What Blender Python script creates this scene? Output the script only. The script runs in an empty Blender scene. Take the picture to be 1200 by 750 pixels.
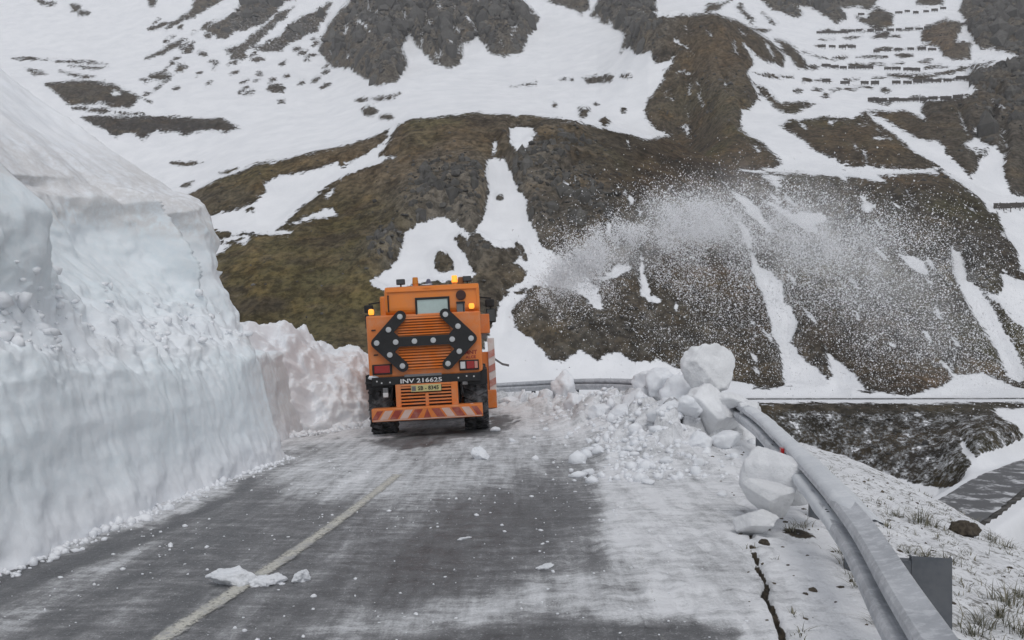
import bpy, bmesh, math, random
import numpy as np
from mathutils import Vector, Matrix
R = math.radians
random.seed(7); rng = np.random.default_rng(7)
scene = bpy.context.scene
col = scene.collection

# ------------------------------------------------------------------ camera, sky, sun, exposure
CAMZ = 1.8
cam = bpy.data.cameras.new('camera'); camo = bpy.data.objects.new('camera', cam); col.objects.link(camo)
camo.location = (0, 0, CAMZ); camo.rotation_euler = (R(90), 0, 0)
cam.sensor_width = 36; cam.lens = 30.0
cam.shift_y = 25 / 1200.0; cam.clip_start = .1; cam.clip_end = 6000
scene.camera = camo
SUN_EL, SUN_AZ = R(58), R(172)          # azimuth clockwise from +Y
world = bpy.data.worlds.new('World'); scene.world = world; world.use_nodes = True
nt = world.node_tree; nt.nodes.clear()
sky = nt.nodes.new('ShaderNodeTexSky'); sky.sky_type = 'NISHITA'; sky.sun_disc = False
sky.sun_elevation = SUN_EL; sky.sun_rotation = SUN_AZ; sky.altitude = 2000
sky.air_density = 1.0; sky.dust_density = 2.0; sky.ozone_density = 1.0
hs = nt.nodes.new('ShaderNodeHueSaturation'); hs.inputs['Saturation'].default_value = .24
bg = nt.nodes.new('ShaderNodeBackground'); bg.inputs['Strength'].default_value = .12
wo = nt.nodes.new('ShaderNodeOutputWorld')
nt.links.new(sky.outputs[0], hs.inputs['Color']); nt.links.new(hs.outputs[0], bg.inputs[0]); nt.links.new(bg.outputs[0], wo.inputs[0])
sun = bpy.data.lights.new('sun', 'SUN'); sun.energy = .85; sun.angle = R(32); sun.color = (1, .98, .955)
suno = bpy.data.objects.new('sun', sun); col.objects.link(suno)
sd_ = Vector((math.sin(SUN_AZ) * math.cos(SUN_EL), math.cos(SUN_AZ) * math.cos(SUN_EL), math.sin(SUN_EL)))
suno.rotation_euler = sd_.to_track_quat('Z', 'Y').to_euler(); suno.location = (0, -20, 40)
scene.view_settings.view_transform = 'Standard'; scene.view_settings.look = 'None'
scene.view_settings.gamma = 1; scene.view_settings.exposure = 0.28
scene.cycles.volume_step_rate = .6; scene.cycles.volume_max_steps = 128
scene.cycles.use_denoising = True
scene.cycles.volume_bounces = 3
scene.cycles.max_bounces = 6

# ------------------------------------------------------------------ helpers
def pt(px, py, Y):                       # photo bearing at a surveyed distance -> world point
    return Vector(((px - 600) / 1000 * Y, Y, CAMZ + (400 - py) / 1000 * Y))
def tag(o, label=None, cat=None, group=None, kind=None):
    if label: o['label'] = label
    if cat: o['category'] = cat
    if group: o['group'] = group
    if kind: o['kind'] = kind
    return o
def link(name, me, mat=None, parent=None, loc=None, rot=None, scale=None):
    o = bpy.data.objects.new(name, me); col.objects.link(o)
    if mat is not None and me is not None and not me.materials: me.materials.append(mat)
    if parent: o.parent = parent
    if loc is not None: o.location = loc
    if rot is not None: o.rotation_euler = rot
    if scale is not None: o.scale = scale
    return o
def empty(name, loc=(0, 0, 0), rot=(0, 0, 0)):
    o = bpy.data.objects.new(name, None); col.objects.link(o); o.location = loc; o.rotation_euler = rot
    o.empty_display_size = .2; return o
def sstep(a, b, x):
    t = np.clip((x - a) / (b - a), 0, 1); return t * t * (3 - 2 * t)
def _h(ix, iy, iz, seed):
    n = (ix.astype(np.int64) * 374761393 + iy.astype(np.int64) * 668265263 + iz.astype(np.int64) * 2147483647 + seed * 974711) & 0xffffffff
    n = ((n ^ (n >> 13)) * 1274126177) & 0xffffffff
    n = ((n ^ (n >> 15)) * 2246822519) & 0xffffffff
    return n ^ (n >> 16)
def pn(x, y, z=0.0, seed=0):             # 3-D gradient noise, about -1..1
    x, y, z = np.broadcast_arrays(np.asarray(x, float), np.asarray(y, float), np.asarray(z, float))
    ix, iy, iz = np.floor(x), np.floor(y), np.floor(z)
    fx, fy, fz = x - ix, y - iy, z - iz
    u, v, w = [f * f * f * (f * (f * 6 - 15) + 10) for f in (fx, fy, fz)]
    def g(a, b, c):
        hh = _h(ix + a, iy + b, iz + c, seed)
        gx = (hh & 1023) / 511.5 - 1; gy = ((hh >> 10) & 1023) / 511.5 - 1; gz = ((hh >> 20) & 1023) / 511.5 - 1
        return gx * (fx - a) + gy * (fy - b) + gz * (fz - c)
    l = lambda t, a, b: a + t * (b - a)
    return 1.35 * l(w, l(v, l(u, g(0,0,0), g(1,0,0)), l(u, g(0,1,0), g(1,1,0))), l(v, l(u, g(0,0,1), g(1,0,1)), l(u, g(0,1,1), g(1,1,1))))
def fbm(x, y, z=0.0, seed=0, octv=4, gain=.5, ridged=False):
    s = 0; a = 1; t = 0; f = 1
    for k in range(octv):
        n = pn(np.asarray(x) * f, np.asarray(y) * f, np.asarray(z) * f, seed + k * 17)
        if ridged: n = 1 - 2 * np.abs(n)
        s = s + a * n; t += a; a *= gain; f *= 2.03
    return s / t
def cells(x, y, seed=0):                 # worley: distance to nearest point and the cell's value
    x = np.asarray(x, float); y = np.asarray(y, float)
    ix, iy = np.floor(x), np.floor(y); d1 = np.full(x.shape, 9.); val = np.zeros(x.shape); d2 = np.full(x.shape, 9.)
    for a in (-1, 0, 1):
        for b in (-1, 0, 1):
            hh = _h(ix + a, iy + b, ix * 0, seed)
            cx = ix + a + (hh & 1023) / 1023; cy = iy + b + ((hh >> 10) & 1023) / 1023
            d = np.hypot(x - cx, y - cy); nv = ((hh >> 20) & 1023) / 1023
            near = d < d1
            d2 = np.where(near, d1, np.minimum(d2, d)); val = np.where(near, nv, val); d1 = np.where(near, d, d1)
    return d1, d2, val
def grid_mesh(name, V, attrs=None, cattrs=None, flip=False):
    n, m = V.shape[:2]; me = bpy.data.meshes.new(name)
    idx = np.arange(n * m).reshape(n, m)
    q = np.stack([idx[:-1, :-1], idx[:-1, 1:], idx[1:, 1:], idx[1:, :-1]], -1).reshape(-1, 4)
    if flip: q = q[:, ::-1]
    raw_mesh(me, V.reshape(-1, 3), q)
    for k, a in (attrs or {}).items():
        me.attributes.new(k, 'FLOAT', 'POINT').data.foreach_set('value', np.ascontiguousarray(a.reshape(-1), dtype=np.float32))
    for k, a in (cattrs or {}).items():
        c = np.ones((n * m, 4), np.float32); c[:, :3] = a.reshape(-1, 3)
        me.attributes.new(k, 'FLOAT_COLOR', 'POINT').data.foreach_set('color', c.reshape(-1))
    return me
def raw_mesh(me, V, F, smooth=True):
    k = F.shape[1]
    me.vertices.add(len(V)); me.vertices.foreach_set('co', np.ascontiguousarray(V, dtype=np.float32).reshape(-1))
    me.loops.add(F.size); me.loops.foreach_set('vertex_index', np.ascontiguousarray(F, dtype=np.int32).reshape(-1))
    me.polygons.add(len(F)); me.polygons.foreach_set('loop_start', np.arange(0, F.size, k, dtype=np.int32))
    me.polygons.foreach_set('use_smooth', np.full(len(F), smooth))
    me.update(calc_edges=True); me.validate()
    return me
def poly_sd(px, py, poly):               # signed distance, positive inside
    P = np.asarray(poly, float); d = np.full(px.shape, 1e9); ins = np.zeros(px.shape, bool)
    for a, b in zip(P, np.roll(P, -1, 0)):
        e = b - a; wx = px - a[0]; wy = py - a[1]
        t = np.clip((wx * e[0] + wy * e[1]) / max(e @ e, 1e-9), 0, 1)
        d = np.minimum(d, (wx - t * e[0]) ** 2 + (wy - t * e[1]) ** 2)
        if a[1] != b[1]:
            c = ((a[1] > py) != (b[1] > py)) & (px < e[0] * (py - a[1]) / e[1] + a[0]); ins ^= c
    d = np.sqrt(d); return np.where(ins, d, -d)
def line_dist(x, y, pts):                # distance to polyline, signed by side (+ right of travel), arc position
    P = np.asarray(pts, float); best = np.full(np.shape(x), 1e18); sgn = np.zeros(np.shape(x)); arc = np.zeros(np.shape(x)); s0 = 0
    n = len(P) - 1
    for k in range(n):
        a, b = P[k], P[k + 1]
        e = b - a; L = math.hypot(*e); wx = x - a[0]; wy = y - a[1]
        t = (wx * e[0] + wy * e[1]) / (L * L)
        t = np.clip(t, 0 if k else -50, 1 if k < n - 1 else 50)
        dd = (wx - t * e[0]) ** 2 + (wy - t * e[1]) ** 2
        c = (wx * e[1] - wy * e[0]); up = dd < best
        best = np.where(up, dd, best); sgn = np.where(up, np.sign(c), sgn); arc = np.where(up, s0 + t * L, arc); s0 += L
    return np.sqrt(best) * sgn, arc
def smooth_curve(pts, n=200):            # Catmull-Rom resample
    P = np.asarray(pts, float); P = np.vstack([2 * P[0] - P[1], P, 2 * P[-1] - P[-2]]); out = []
    seg = len(P) - 3; per = max(2, n // seg)
    for k in range(seg):
        p0, p1, p2, p3 = P[k:k + 4]
        for t in np.linspace(0, 1, per, endpoint=False):
            out.append(.5 * ((2 * p1) + (-p0 + p2) * t + (2 * p0 - 5 * p1 + 4 * p2 - p3) * t * t + (-p0 + 3 * p1 - 3 * p2 + p3) * t ** 3))
    out.append(P[-2]); return np.array(out)

# ------------------------------------------------------------------ node helpers / materials
class N:
    def __init__(s, name):
        s.m = bpy.data.materials.new(name); s.m.use_nodes = True; s.t = s.m.node_tree; s.t.nodes.clear()
        s.out = s.new('ShaderNodeOutputMaterial'); s.b = s.new('ShaderNodeBsdfPrincipled'); s.l(s.b.outputs[0], s.out.inputs[0])
    def new(s, t, **k):
        n = s.t.nodes.new(t)
        for a, v in k.items(): setattr(n, a, v)
        return n
    def l(s, a, b): s.t.links.new(a, b)
    def put(s, sock, v):
        if isinstance(v, bpy.types.NodeSocket): s.l(v, sock)
        elif v is not None:
            if hasattr(sock.default_value, '__len__') and len(sock.default_value) == 4 and len(v) == 3: v = (*v, 1)
            sock.default_value = v
    def set(s, **k):
        for a, v in k.items(): s.put(s.b.inputs[a.replace('_', ' ')], v)
    def coord(s, scale=(1, 1, 1), rot=(0, 0, 0)):
        c = s.new('ShaderNodeTexCoord'); mp = s.new('ShaderNodeMapping'); s.l(c.outputs['Object'], mp.inputs[0])
        mp.inputs['Scale'].default_value = scale; mp.inputs['Rotation'].default_value = rot; return mp.outputs[0]
    def noise(s, vec, scale, detail=4, rough=.55, dist=0.0, kind='FBM'):
        n = s.new('ShaderNodeTexNoise'); s.l(vec, n.inputs['Vector'])
        n.inputs['Scale'].default_value = scale; n.inputs['Detail'].default_value = detail; n.inputs['Roughness'].default_value = rough; n.inputs['Distortion'].default_value = dist
        return n.outputs[0]
    def voro(s, vec, scale, feature='F1'):
        n = s.new('ShaderNodeTexVoronoi', feature=feature); s.l(vec, n.inputs['Vector']); n.inputs['Scale'].default_value = scale; return n.outputs['Distance']
    def math(s, op, a, b=None, c=None):
        n = s.new('ShaderNodeMath', operation=op); s.put(n.inputs[0], a); s.put(n.inputs[1], b); s.put(n.inputs[2], c); return n.outputs[0]
    def mr(s, v, a, b, c=0.0, d=1.0, smooth=True):
        n = s.new('ShaderNodeMapRange'); n.interpolation_type = 'SMOOTHSTEP' if smooth else 'LINEAR'
        s.put(n.inputs[0], v)
        for i, x in enumerate((a, b, c, d)): s.put(n.inputs[i + 1], x)
        return n.outputs[0]
    def mix(s, f, a, b, blend='MIX'):
        n = s.new('ShaderNodeMix', data_type='RGBA', blend_type=blend); s.put(n.inputs[0], f); s.put(n.inputs[6], a); s.put(n.inputs[7], b); return n.outputs[2]
    def ramp(s, f, stops):
        n = s.new('ShaderNodeValToRGB'); s.put(n.inputs[0], f); e = n.color_ramp.elements
        while len(e) < len(stops): e.new(.5)
        for i, (p, c) in enumerate(stops): e[i].position = p; e[i].color = (*c, 1)
        return n.outputs[0]
    def attr(s, name):
        n = s.new('ShaderNodeAttribute'); n.attribute_name = name; return n
    def bump(s, h, strength=.5, dist=.1, prev=None):
        n = s.new('ShaderNodeBump'); s.l(h, n.inputs['Height']); n.inputs['Strength'].default_value = strength; n.inputs['Distance'].default_value = dist
        if prev: s.l(prev, n.inputs['Normal'])
        return n.outputs[0]

def paint(name, c, rough=.45, metal=0.0, dirt=.25, dirtc=(.30, .27, .25), scale=3.0, coat=0.0):
    n = N(name); v = n.coord(); a = n.noise(v, scale, 6, .6); b = n.noise(v, scale * 9, 4, .6)
    f = n.math('MULTIPLY', n.mr(n.math('ADD', a, n.math('MULTIPLY', b, .35)), .55, .9), dirt)
    n.set(Base_Color=n.mix(f, c, dirtc), Roughness=n.mr(a, .2, .8, rough - .08, rough + .12), Metallic=metal)
    if coat: n.set(Coat_Weight=coat)
    n.set(Normal=n.bump(b, .08, .01)); return n.m

# ------------------------------------------------------------------ the mountainside
TP = {}
def seq(*a): return np.array(a[0::2], float), np.array(a[1::2], float)
pxs = np.concatenate([np.array([-1700, -1400, -1150, -900, -650, -450, -300, -200, -130, -80, -45]), np.arange(-20, 1221, 2.0),
                      np.array([1245, 1280, 1330, 1400, 1500, 1650, 1850, 2100, 2400, 2700])])
U = (pxs - 600) / 1000.
def cv(*a): x, y = seq(*a); return np.interp(pxs, x, y)
def zof(py, Y): return CAMZ + (400 - py) / 1000. * Y
crest = cv(-3000, 160, -250, 290, 0, 290, 150, 255, 225, 226, 262, 207, 300, 192, 350, 181, 400, 170, 430, 163, 455, 152, 480, 138, 520, 134, 560, 132, 620, 135,
           680, 142, 720, 150, 760, 163, 800, 180, 850, 196, 880, 203, 1100, 203, 1130, 212, 1200, 235, 1450, 230, 3000, 160)
ones = np.ones_like(pxs)
nodes = []
nodes.append((ones * 38, ones * -27))
nodes.append((cv(0, 84, 900, 84, 1000, 84, 1100, 80, 1150, 72, 1200, 75, 1300, 76), cv(0, -15, 900, -14.5, 1000, -13.5, 1100, -11.5, 1150, -9.6)))
nodes.append((ones * 95, ones * -5.3)); nodes.append((ones * 106, ones * -4.7))
nodes.append((ones * 150, zof(crest + .38 * (457 - crest), 150)))
z6 = zof(crest, 210); nodes.append((ones * 210, z6))
rt = sstep(790, 860, pxs)
nodes.append((ones * 219, z6 - 2.0 * (1 - rt) + .4 * rt))
nodes.append((ones * 260, zof((crest + 15) * (1 - rt) + 168 * rt, 260)))
nodes.append((ones * 310, zof((crest + 2) * (1 - rt) + 128 * rt, 310)))
y9 = cv(0, 480, 380, 480, 450, 440, 640, 440, 700, 420, 760, 385, 830, 380, 880, 390, 920, 400, 1000, 430, 1200, 420)
nodes.append((y9, zof(cv(0, 95, 380, 95, 450, 82, 640, 82, 700, 75, 760, 42, 800, 26, 840, 15, 880, 38, 920, 64, 1000, 75, 1200, 70), y9)))
nodes.append((y9 + 35, zof(cv(0, 80, 380, 78, 450, 60, 640, 60, 700, 55, 760, 46, 800, 32, 840, 22, 880, 42, 920, 54, 1000, 58, 1200, 48), y9 + 35)))
y10 = cv(0, 660, 380, 640, 450, 590, 760, 570, 830, 560, 1000, 610, 1200, 590)
nodes.append((y10, zof(-12 * ones, y10)))
nodes.append((ones * 950, zof(-220, ones * 950)))
NR = [34, 60, 12, 100, 100, 8, 8, 26, 100, 16, 90, 24]
Yn = np.stack([a for a, b in nodes]); Zn = np.stack([b for a, b in nodes])
h = np.diff(Yn, axis=0); dl = np.diff(Zn, axis=0) / h
sl = np.zeros_like(Zn)
for k in range(1, len(nodes) - 1):
    same = dl[k - 1] * dl[k] > 0
    sl[k] = np.where(same, 2 * dl[k - 1] * dl[k] / np.where(same, dl[k - 1] + dl[k], 1), 0)
sl[0] = dl[0]; sl[-1] = dl[-1]
rowsY, rowsZ = [], []
for k, nr in enumerate(NR):
    for t in np.linspace(0, 1, nr, endpoint=(k == len(NR) - 1)):
        h00 = 2 * t ** 3 - 3 * t * t + 1; h10 = t ** 3 - 2 * t * t + t; h01 = -2 * t ** 3 + 3 * t * t; h11 = t ** 3 - t * t
        rowsY.append(Yn[k] + t * h[k]); rowsZ.append(h00 * Zn[k] + h10 * h[k] * sl[k] + h01 * Zn[k + 1] + h11 * h[k] * sl[k + 1])
TY = np.array(rowsY); TZ = np.array(rowsZ); TX = U[None, :] * TY
PX = np.broadcast_to(pxs[None, :], TY.shape)

def E(x, y, a, b=None, n=8):
    b = b or a
    return [(x + a * math.cos(k * 2 * math.pi / n) * random.uniform(.75, 1.15), y + b * math.sin(k * 2 * math.pi / n) * random.uniform(.75, 1.15)) for k in range(n)]
OPS = [  # snow (s) and bare ground (r) on the slopes, as bearings surveyed from the road
('r', [(-400,340),(0,305),(215,232),(225,226),(262,208),(300,193),(350,183),(400,171),(430,164),(455,152),(480,139),(560,133),(620,136),(680,143),(700,148),(740,158),(760,165),(790,160),(870,150),(900,140),(960,137),(1000,140),(1015,130),(1060,130),(1085,140),(1080,128),(1085,118),(1130,115),(1145,105),(1130,92),(1150,78),(1185,72),(1192,65),(1165,55),(1150,58),(1140,45),(1125,12),(1132,-20),(1132,-400),(3200,-400),(3200,900),(-400,900)]),
('r', [(196,32),(225,20),(262,0),(262,-40),(232,-30),(226,10)]),
('r', [(238,36),(262,44),(290,32),(310,28),(333,2),(345,0),(350,-60),(295,-50),(280,10),(258,24)]),
('r', [(170,69),(193,63),(220,45),(214,45),(196,55)]), ('r', [(262,58),(285,52),(322,18),(345,8),(322,30),(300,50),(282,66)]),
('r', [(296,58),(325,45),(345,25),(390,2),(372,35),(350,47),(325,60)]),
('r', [(373,60),(385,30),(400,12),(410,0),(420,-60),(600,-80),(610,0),(632,20),(620,42),(610,62),(590,67),(575,60),(565,50),(560,38),(551,50),(540,48),(543,70),(528,80),(510,75),(497,62),(478,38),(470,58),(478,75),(465,95),(445,102),(425,90),(410,80),(390,78)]),
('s', [(546,18),(551,20),(555,28),(550,26)]), ('s', [(530,31),(537,33),(538,38)]),
('r', [(417,117),(468,110),(462,117),(420,119)]), ('r', E(432,130,11,6)), ('r', E(452,137,8,3)),
('r', [(598,101),(628,96),(628,99)]), ('r', [(657,94),(673,92),(672,96)]), ('r', [(680,91),(720,88),(716,96),(690,98)]), ('r', E(733,90,6,3)),
('r', [(640,0),(655,5),(675,12),(682,16),(690,10),(694,-40),(640,-40)]),
('r', [(692,18),(702,0),(702,-60),(770,-60),(768,0),(770,22),(800,18),(835,15),(870,27),(905,50),(920,65),(918,78),(895,70),(880,60),(872,52),(884,75),(875,85),(888,110),(893,128),(870,130),(866,150),(875,165),(922,195),(910,200),(780,205),(760,165),(790,158),(770,150),(757,138),(757,120),(775,95),(785,70),(768,73),(760,60),(745,62),(735,50),(728,62),(733,40),(710,28)]),
('s', [(752,115),(768,88),(790,66),(788,74),(770,105),(758,118)]), ('s', [(764,15),(776,10),(784,14),(776,17)]), ('s', [(788,82),(812,86),(800,87)]),
('r', E(684,131,7,6)), ('r', E(709,142,6,6)), ('r', E(650,123,3,2)), ('r', E(699,122,3,2)), ('r', E(731,128,2,3)),
('r', [(825,14),(830,5),(850,3),(862,-5),(842,11),(828,16)]), ('r', [(862,8),(868,5),(886,26),(880,27)]), ('r', [(893,15),(912,28),(905,29)]), ('r', [(880,33),(903,36),(895,39)]),
('r', [(907,45),(925,50),(945,72),(946,80),(935,79)]), ('r', [(940,60),(968,68),(960,69)]), ('r', [(886,40),(898,50),(890,52)]), ('r', E(953,78,5,2)),
('r', [(893,-30),(893,0),(905,12),(935,21),(941,18),(930,4),(955,10),(980,28),(992,20),(985,8),(1010,8),(1018,12),(1030,0),(1030,-40)]),
('r', [(1003,20),(1015,20),(1028,8),(1048,18),(1045,30),(1030,34),(1012,28)]), ('r', [(1072,-30),(1074,5),(1105,5),(1110,-30)]),
('r', [(1080,35),(1108,22),(1128,28),(1120,50),(1138,50),(1137,68),(1120,70),(1105,65),(1100,55),(1080,48)]), ('r', E(1034,40,9,4)), ('r', E(1038,106,6,3)), ('r', E(968,112,4,2)),
('r', [(1040,88),(1100,86),(1140,76),(1165,72),(1130,82),(1080,93)]), ('r', [(875,84),(905,88),(930,90),(900,91)]), ('r', [(1020,119),(1045,120),(1040,123)]),
# left bowl
('r', [(50,97),(100,94),(130,98),(155,110),(178,120),(165,116),(150,125),(135,125),(125,120),(110,122),(95,121),(80,122)]), ('s', E(137,109,6,3)),
('r', [(85,126),(120,128),(170,134),(110,133)]), ('r', [(95,137),(200,137),(260,140),(281,150),(265,155),(240,153),(215,157),(205,153),(185,154),(168,163),(150,155),(135,160)]),
('r', [(12,67),(60,70),(125,75),(80,73)]), ('r', [(30,80),(55,85),(40,88)]), ('r', [(70,84),(112,90),(100,93)]), ('r', [(80,77),(125,79),(110,81)]),
('r', [(42,0),(65,3),(60,6),(50,5)]), ('r', E(88,9,7,4)), ('r', E(97,15,8,3)), ('r', E(178,2,5,6)), ('r', [(200,191),(240,191),(215,194)]), ('r', [(212,218),(228,212),(220,219)]), ('r', [(255,203),(278,197),(268,204)]),
('r', E(220,58,9,4)), ('r', E(237,63,6,3)), ('r', E(250,73,6,3)), ('r', E(278,66,10,4)), ('r', E(302,70,7,3)), ('r', E(187,90,16,4)), ('r', E(324,103,13,5)), ('r', E(329,119,4,2)), ('r', E(305,86,4,2)), ('r', E(336,90,5,2)), ('r', E(170,94,6,2)), ('r', E(347,57,5,3)),
# gully on the left of the hump
('s', [(230,262),(250,252),(290,240),(312,225),(310,212),(330,205),(360,200),(395,190),(400,195),(430,180),(450,165),(455,152),(463,140),(471,137),(463,152),(455,168),(445,182),(462,184),(440,192),(405,205),(375,225),(350,245),(335,262),(320,272),(300,273),(270,272),(230,266)]),
('s', [(380,230),(392,218),(392,224),(384,231)]), ('s', [(338,262),(365,252),(390,244),(395,252),(370,256),(345,263)]), ('s', [(295,274),(320,270),(342,272),(340,275)]),
('s', [(222,302),(250,286),(268,287),(262,295),(225,307)]), ('s', [(225,284),(270,277),(290,276),(270,283),(230,291)]), ('s', [(276,284),(292,278),(288,285)]), ('s', [(400,166),(450,152),(455,150),(440,160),(420,166)]),
('r', E(293,246,5,1.5)), ('s', E(320,191,4,2)),
# central chute
('s', [(598,150),(608,147),(625,150),(627,158),(618,172),(605,178),(597,165)]), ('s', [(576,180),(579,165),(582,168),(581,181)]),
('s', [(570,188),(577,184),(592,186),(600,203),(608,220),(618,236),(620,256),(632,280),(640,292),(655,298),(668,318),(690,326),(702,345),(708,362),(695,360),(680,345),(655,335),(625,335),(600,345),(590,340),(612,330),(618,318),(600,308),(610,300),(600,290),(580,292),(562,275),(555,270),(568,250),(573,225)]),
('s', [(436,330),(452,318),(468,300),(473,275),(490,262),(515,253),(535,258),(545,270),(556,275),(548,281),(540,275),(532,280),(545,300),(558,320),(552,328),(530,330),(508,330),(480,335),(460,345)]),
('r', [(509,300),(515,295),(525,297),(533,310),(530,318),(512,320)]), ('r', E(585,231,4,3)), ('r', E(607,291,7,4)), ('r', E(614,301,5,3)),
('s', [(540,490),(575,380),(590,345),(620,345),(600,362),(605,385),(625,400),(640,418),(660,424),(680,410),(700,420),(720,412),(745,424),(770,420),(800,430),(830,440),(870,450),(900,455),(960,450),(980,440),(1000,455),(1060,462),(1100,455),(1125,440),(1150,438),(1180,448),(1200,455),(1300,460),(1300,472),(860,474),(800,490)]),
('s', [(752,285),(757,320),(764,345),(775,352),(765,358),(752,345),(748,320)]), ('s', [(700,330),(725,310),(745,315),(720,325)]),
('s', [(845,212),(860,222),(880,235),(895,255),(906,271),(898,270),(880,255),(865,235)]), ('s', [(888,230),(910,240),(930,252),(940,247),(960,250),(978,260),(957,263),(956,272),(940,268),(915,250)]),
('s', [(858,249),(870,258),(880,272),(882,290),(890,310),(905,320),(918,335),(920,355),(930,360),(935,380),(928,400),(940,420),(960,435),(985,460),(920,452),(915,420),(905,385),(895,350),(885,325),(878,300),(868,270)]),
('s', [(965,405),(980,420),(1000,440),(1020,460),(985,458),(972,430)]), ('s', [(1005,227),(1015,230),(1025,240),(1020,248),(1010,245)]), ('s', [(1052,298),(1070,297),(1082,305),(1090,325),(1075,318)]),
('s', [(1112,285),(1130,300),(1135,325),(1148,340),(1165,360),(1180,390),(1195,420),(1204,440),(1195,452),(1180,440),(1165,405),(1140,370),(1125,340),(1115,310)]),
('s', [(1148,340),(1170,345),(1175,330),(1172,320),(1195,330),(1230,335),(1230,405),(1190,380),(1170,355)]), ('s', [(1168,250),(1200,242),(1240,250),(1240,340),(1195,315),(1190,290),(1178,275)]),
('s', [(865,200),(890,196),(925,198),(960,200),(1010,195),(1060,197),(1095,198),(1100,203),(1060,205),(1030,207),(1038,214),(1025,211),(1010,207),(960,206),(900,203)]),
('s', [(870,135),(878,130),(885,118),(895,118),(905,130),(920,135),(950,128),(965,137),(985,133),(1010,128),(1000,140),(960,140),(925,140),(915,147),(925,152),(940,163),(960,178),(985,190),(1015,197),(960,206),(925,200),(910,185),(895,170),(878,158),(868,150)]),
('r', [(883,97),(900,105),(915,122),(945,118),(955,122),(930,133),(912,128),(893,112)]),
('r', [(917,145),(960,138),(1000,140),(1020,148),(1050,160),(1092,197),(1040,196),(1010,194),(985,188),(960,178),(940,163)]),
('s', E(1030,162,7,1.6)), ('s', E(1012,145,7,1.5)), ('s', [(1028,152),(1040,158),(1045,163),(1034,158)]),
('s', [(1013,130),(1022,132),(1045,145),(1075,162),(1100,165),(1112,180),(1120,190),(1135,205),(1165,230),(1180,245),(1165,248),(1130,220),(1100,195),(1075,180),(1045,157),(1025,142)]),
('s', [(1128,168),(1145,162),(1160,170),(1180,178),(1172,200),(1188,225),(1215,235),(1215,250),(1160,250),(1150,235),(1130,210),(1143,205),(1145,190),(1142,180)]),
('r', E(1150,184,6,3)), ('r', E(1150,175,9,2)), ('s', E(1145,153,4,3)), ('s', E(1176,154,3,2)), ('s', E(740,234,3,5)), ('s', E(732,226,2,3)), ('s', E(905,208,14,2)), ('s', E(1033,289,3,4)), ('s', E(985,268,2,3)),
('s', [(1122,505),(1135,525),(1150,540),(1165,548),(1180,545),(1200,535),(1300,520),(1300,548),(1200,551),(1130,588),(1060,600),(960,600),(1000,566),(1040,558),(1100,572),(1140,570),(1148,555),(1128,530)]),
('s', [(1160,477),(1230,477),(1230,535),(1195,520),(1178,500)]), ('r', [(1172,490),(1190,500),(1202,522),(1185,515)]),
('r', [(1120,600),(1145,590),(1200,558),(1300,515),(1300,640),(1120,660)]),
('s', [(1138,597),(1200,567),(1300,520),(1300,526),(1200,573),(1140,601)]),
]
rr = random.Random(5)
def streak(x, y, L, w, ang):
    c, q = math.cos(ang), math.sin(ang); pts = []
    for t, ww in ((0, .2), (.3, .8), (.6, 1), (.85, .6), (1, .1)): pts.append((x + c * L * t - q * w * ww * rr.uniform(.5, 1.2), y + q * L * t + c * w * ww))
    for t, ww in ((1, .1), (.7, .7), (.4, .9), (.1, .4)): pts.append((x + c * L * t + q * w * ww * rr.uniform(.5, 1.2), y + q * L * t - c * w * ww))
    return pts
for _ in range(70): OPS.append(('s', streak(rr.uniform(870, 1230), rr.uniform(115, 440), rr.uniform(6, 26), rr.uniform(.7, 2.2), R(rr.uniform(35, 75)))))
for _ in range(26): OPS.append(('s', streak(rr.uniform(640, 860), rr.uniform(60, 400), rr.uniform(4, 14), rr.uniform(.6, 1.8), R(rr.uniform(40, 100)))))
for _ in range(40): OPS.append(('s', streak(rr.uniform(380, 640), rr.uniform(-10, 70), rr.uniform(5, 18), rr.uniform(.6, 1.8), R(rr.uniform(50, 110)))))
for _ in range(34): OPS.append(('s', streak(rr.uniform(690, 930), rr.uniform(-5, 130), rr.uniform(5, 16), rr.uniform(.6, 1.6), R(rr.uniform(30, 80)))))
for _ in range(60): OPS.append(('r', streak(rr.uniform(180, 400), rr.uniform(20, 110), rr.uniform(5, 16), rr.uniform(.8, 2.4), R(rr.uniform(140, 165)))))
for y0, xa, xb in ((37, 958, 1010), (35, 1020, 1095), (55, 955, 1005), (58, 1025, 1095), (78, 960, 1080), (79, 1085, 1130), (95, 940, 1060), (94, 1070, 1150), (117, 1020, 1125), (106, 930, 1010), (68, 975, 1060), (46, 960, 1060)):
    x = xa
    while x < xb: OPS.append(('r', streak(x, y0 + rr.uniform(-1, 1) - .04 * (x - xa), rr.uniform(8, 22), rr.uniform(.5, 1.3), R(rr.uniform(-7, 3))))); x += rr.uniform(14, 34)
def snow_field(px, py):
    sd = np.full(px.shape, 22.)
    for k, poly in OPS:
        P = np.array(poly); M = 24
        m = (px > P[:, 0].min() - M) & (px < P[:, 0].max() + M) & (py > P[:, 1].min() - M) & (py < P[:, 1].max() + M)
        if not m.any(): continue
        d = np.clip(poly_sd(px[m], py[m], poly), -22, 22)
        sd[m] = np.minimum(sd[m], -d) if k == 'r' else np.maximum(sd[m], d)
    return sd
def topx(X, Y, Z): return 600 + 1000 * X / Y, 400 - 1000 * (Z - CAMZ) / Y
_, py0 = topx(TX, TY, TZ)
sd0 = snow_field(PX, py0)
rock = sstep(4, -8, sd0)
far = sstep(250, 340, TY)
cliff = np.zeros_like(TY)                # where the bare ground is broken rock rather than turf
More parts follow.
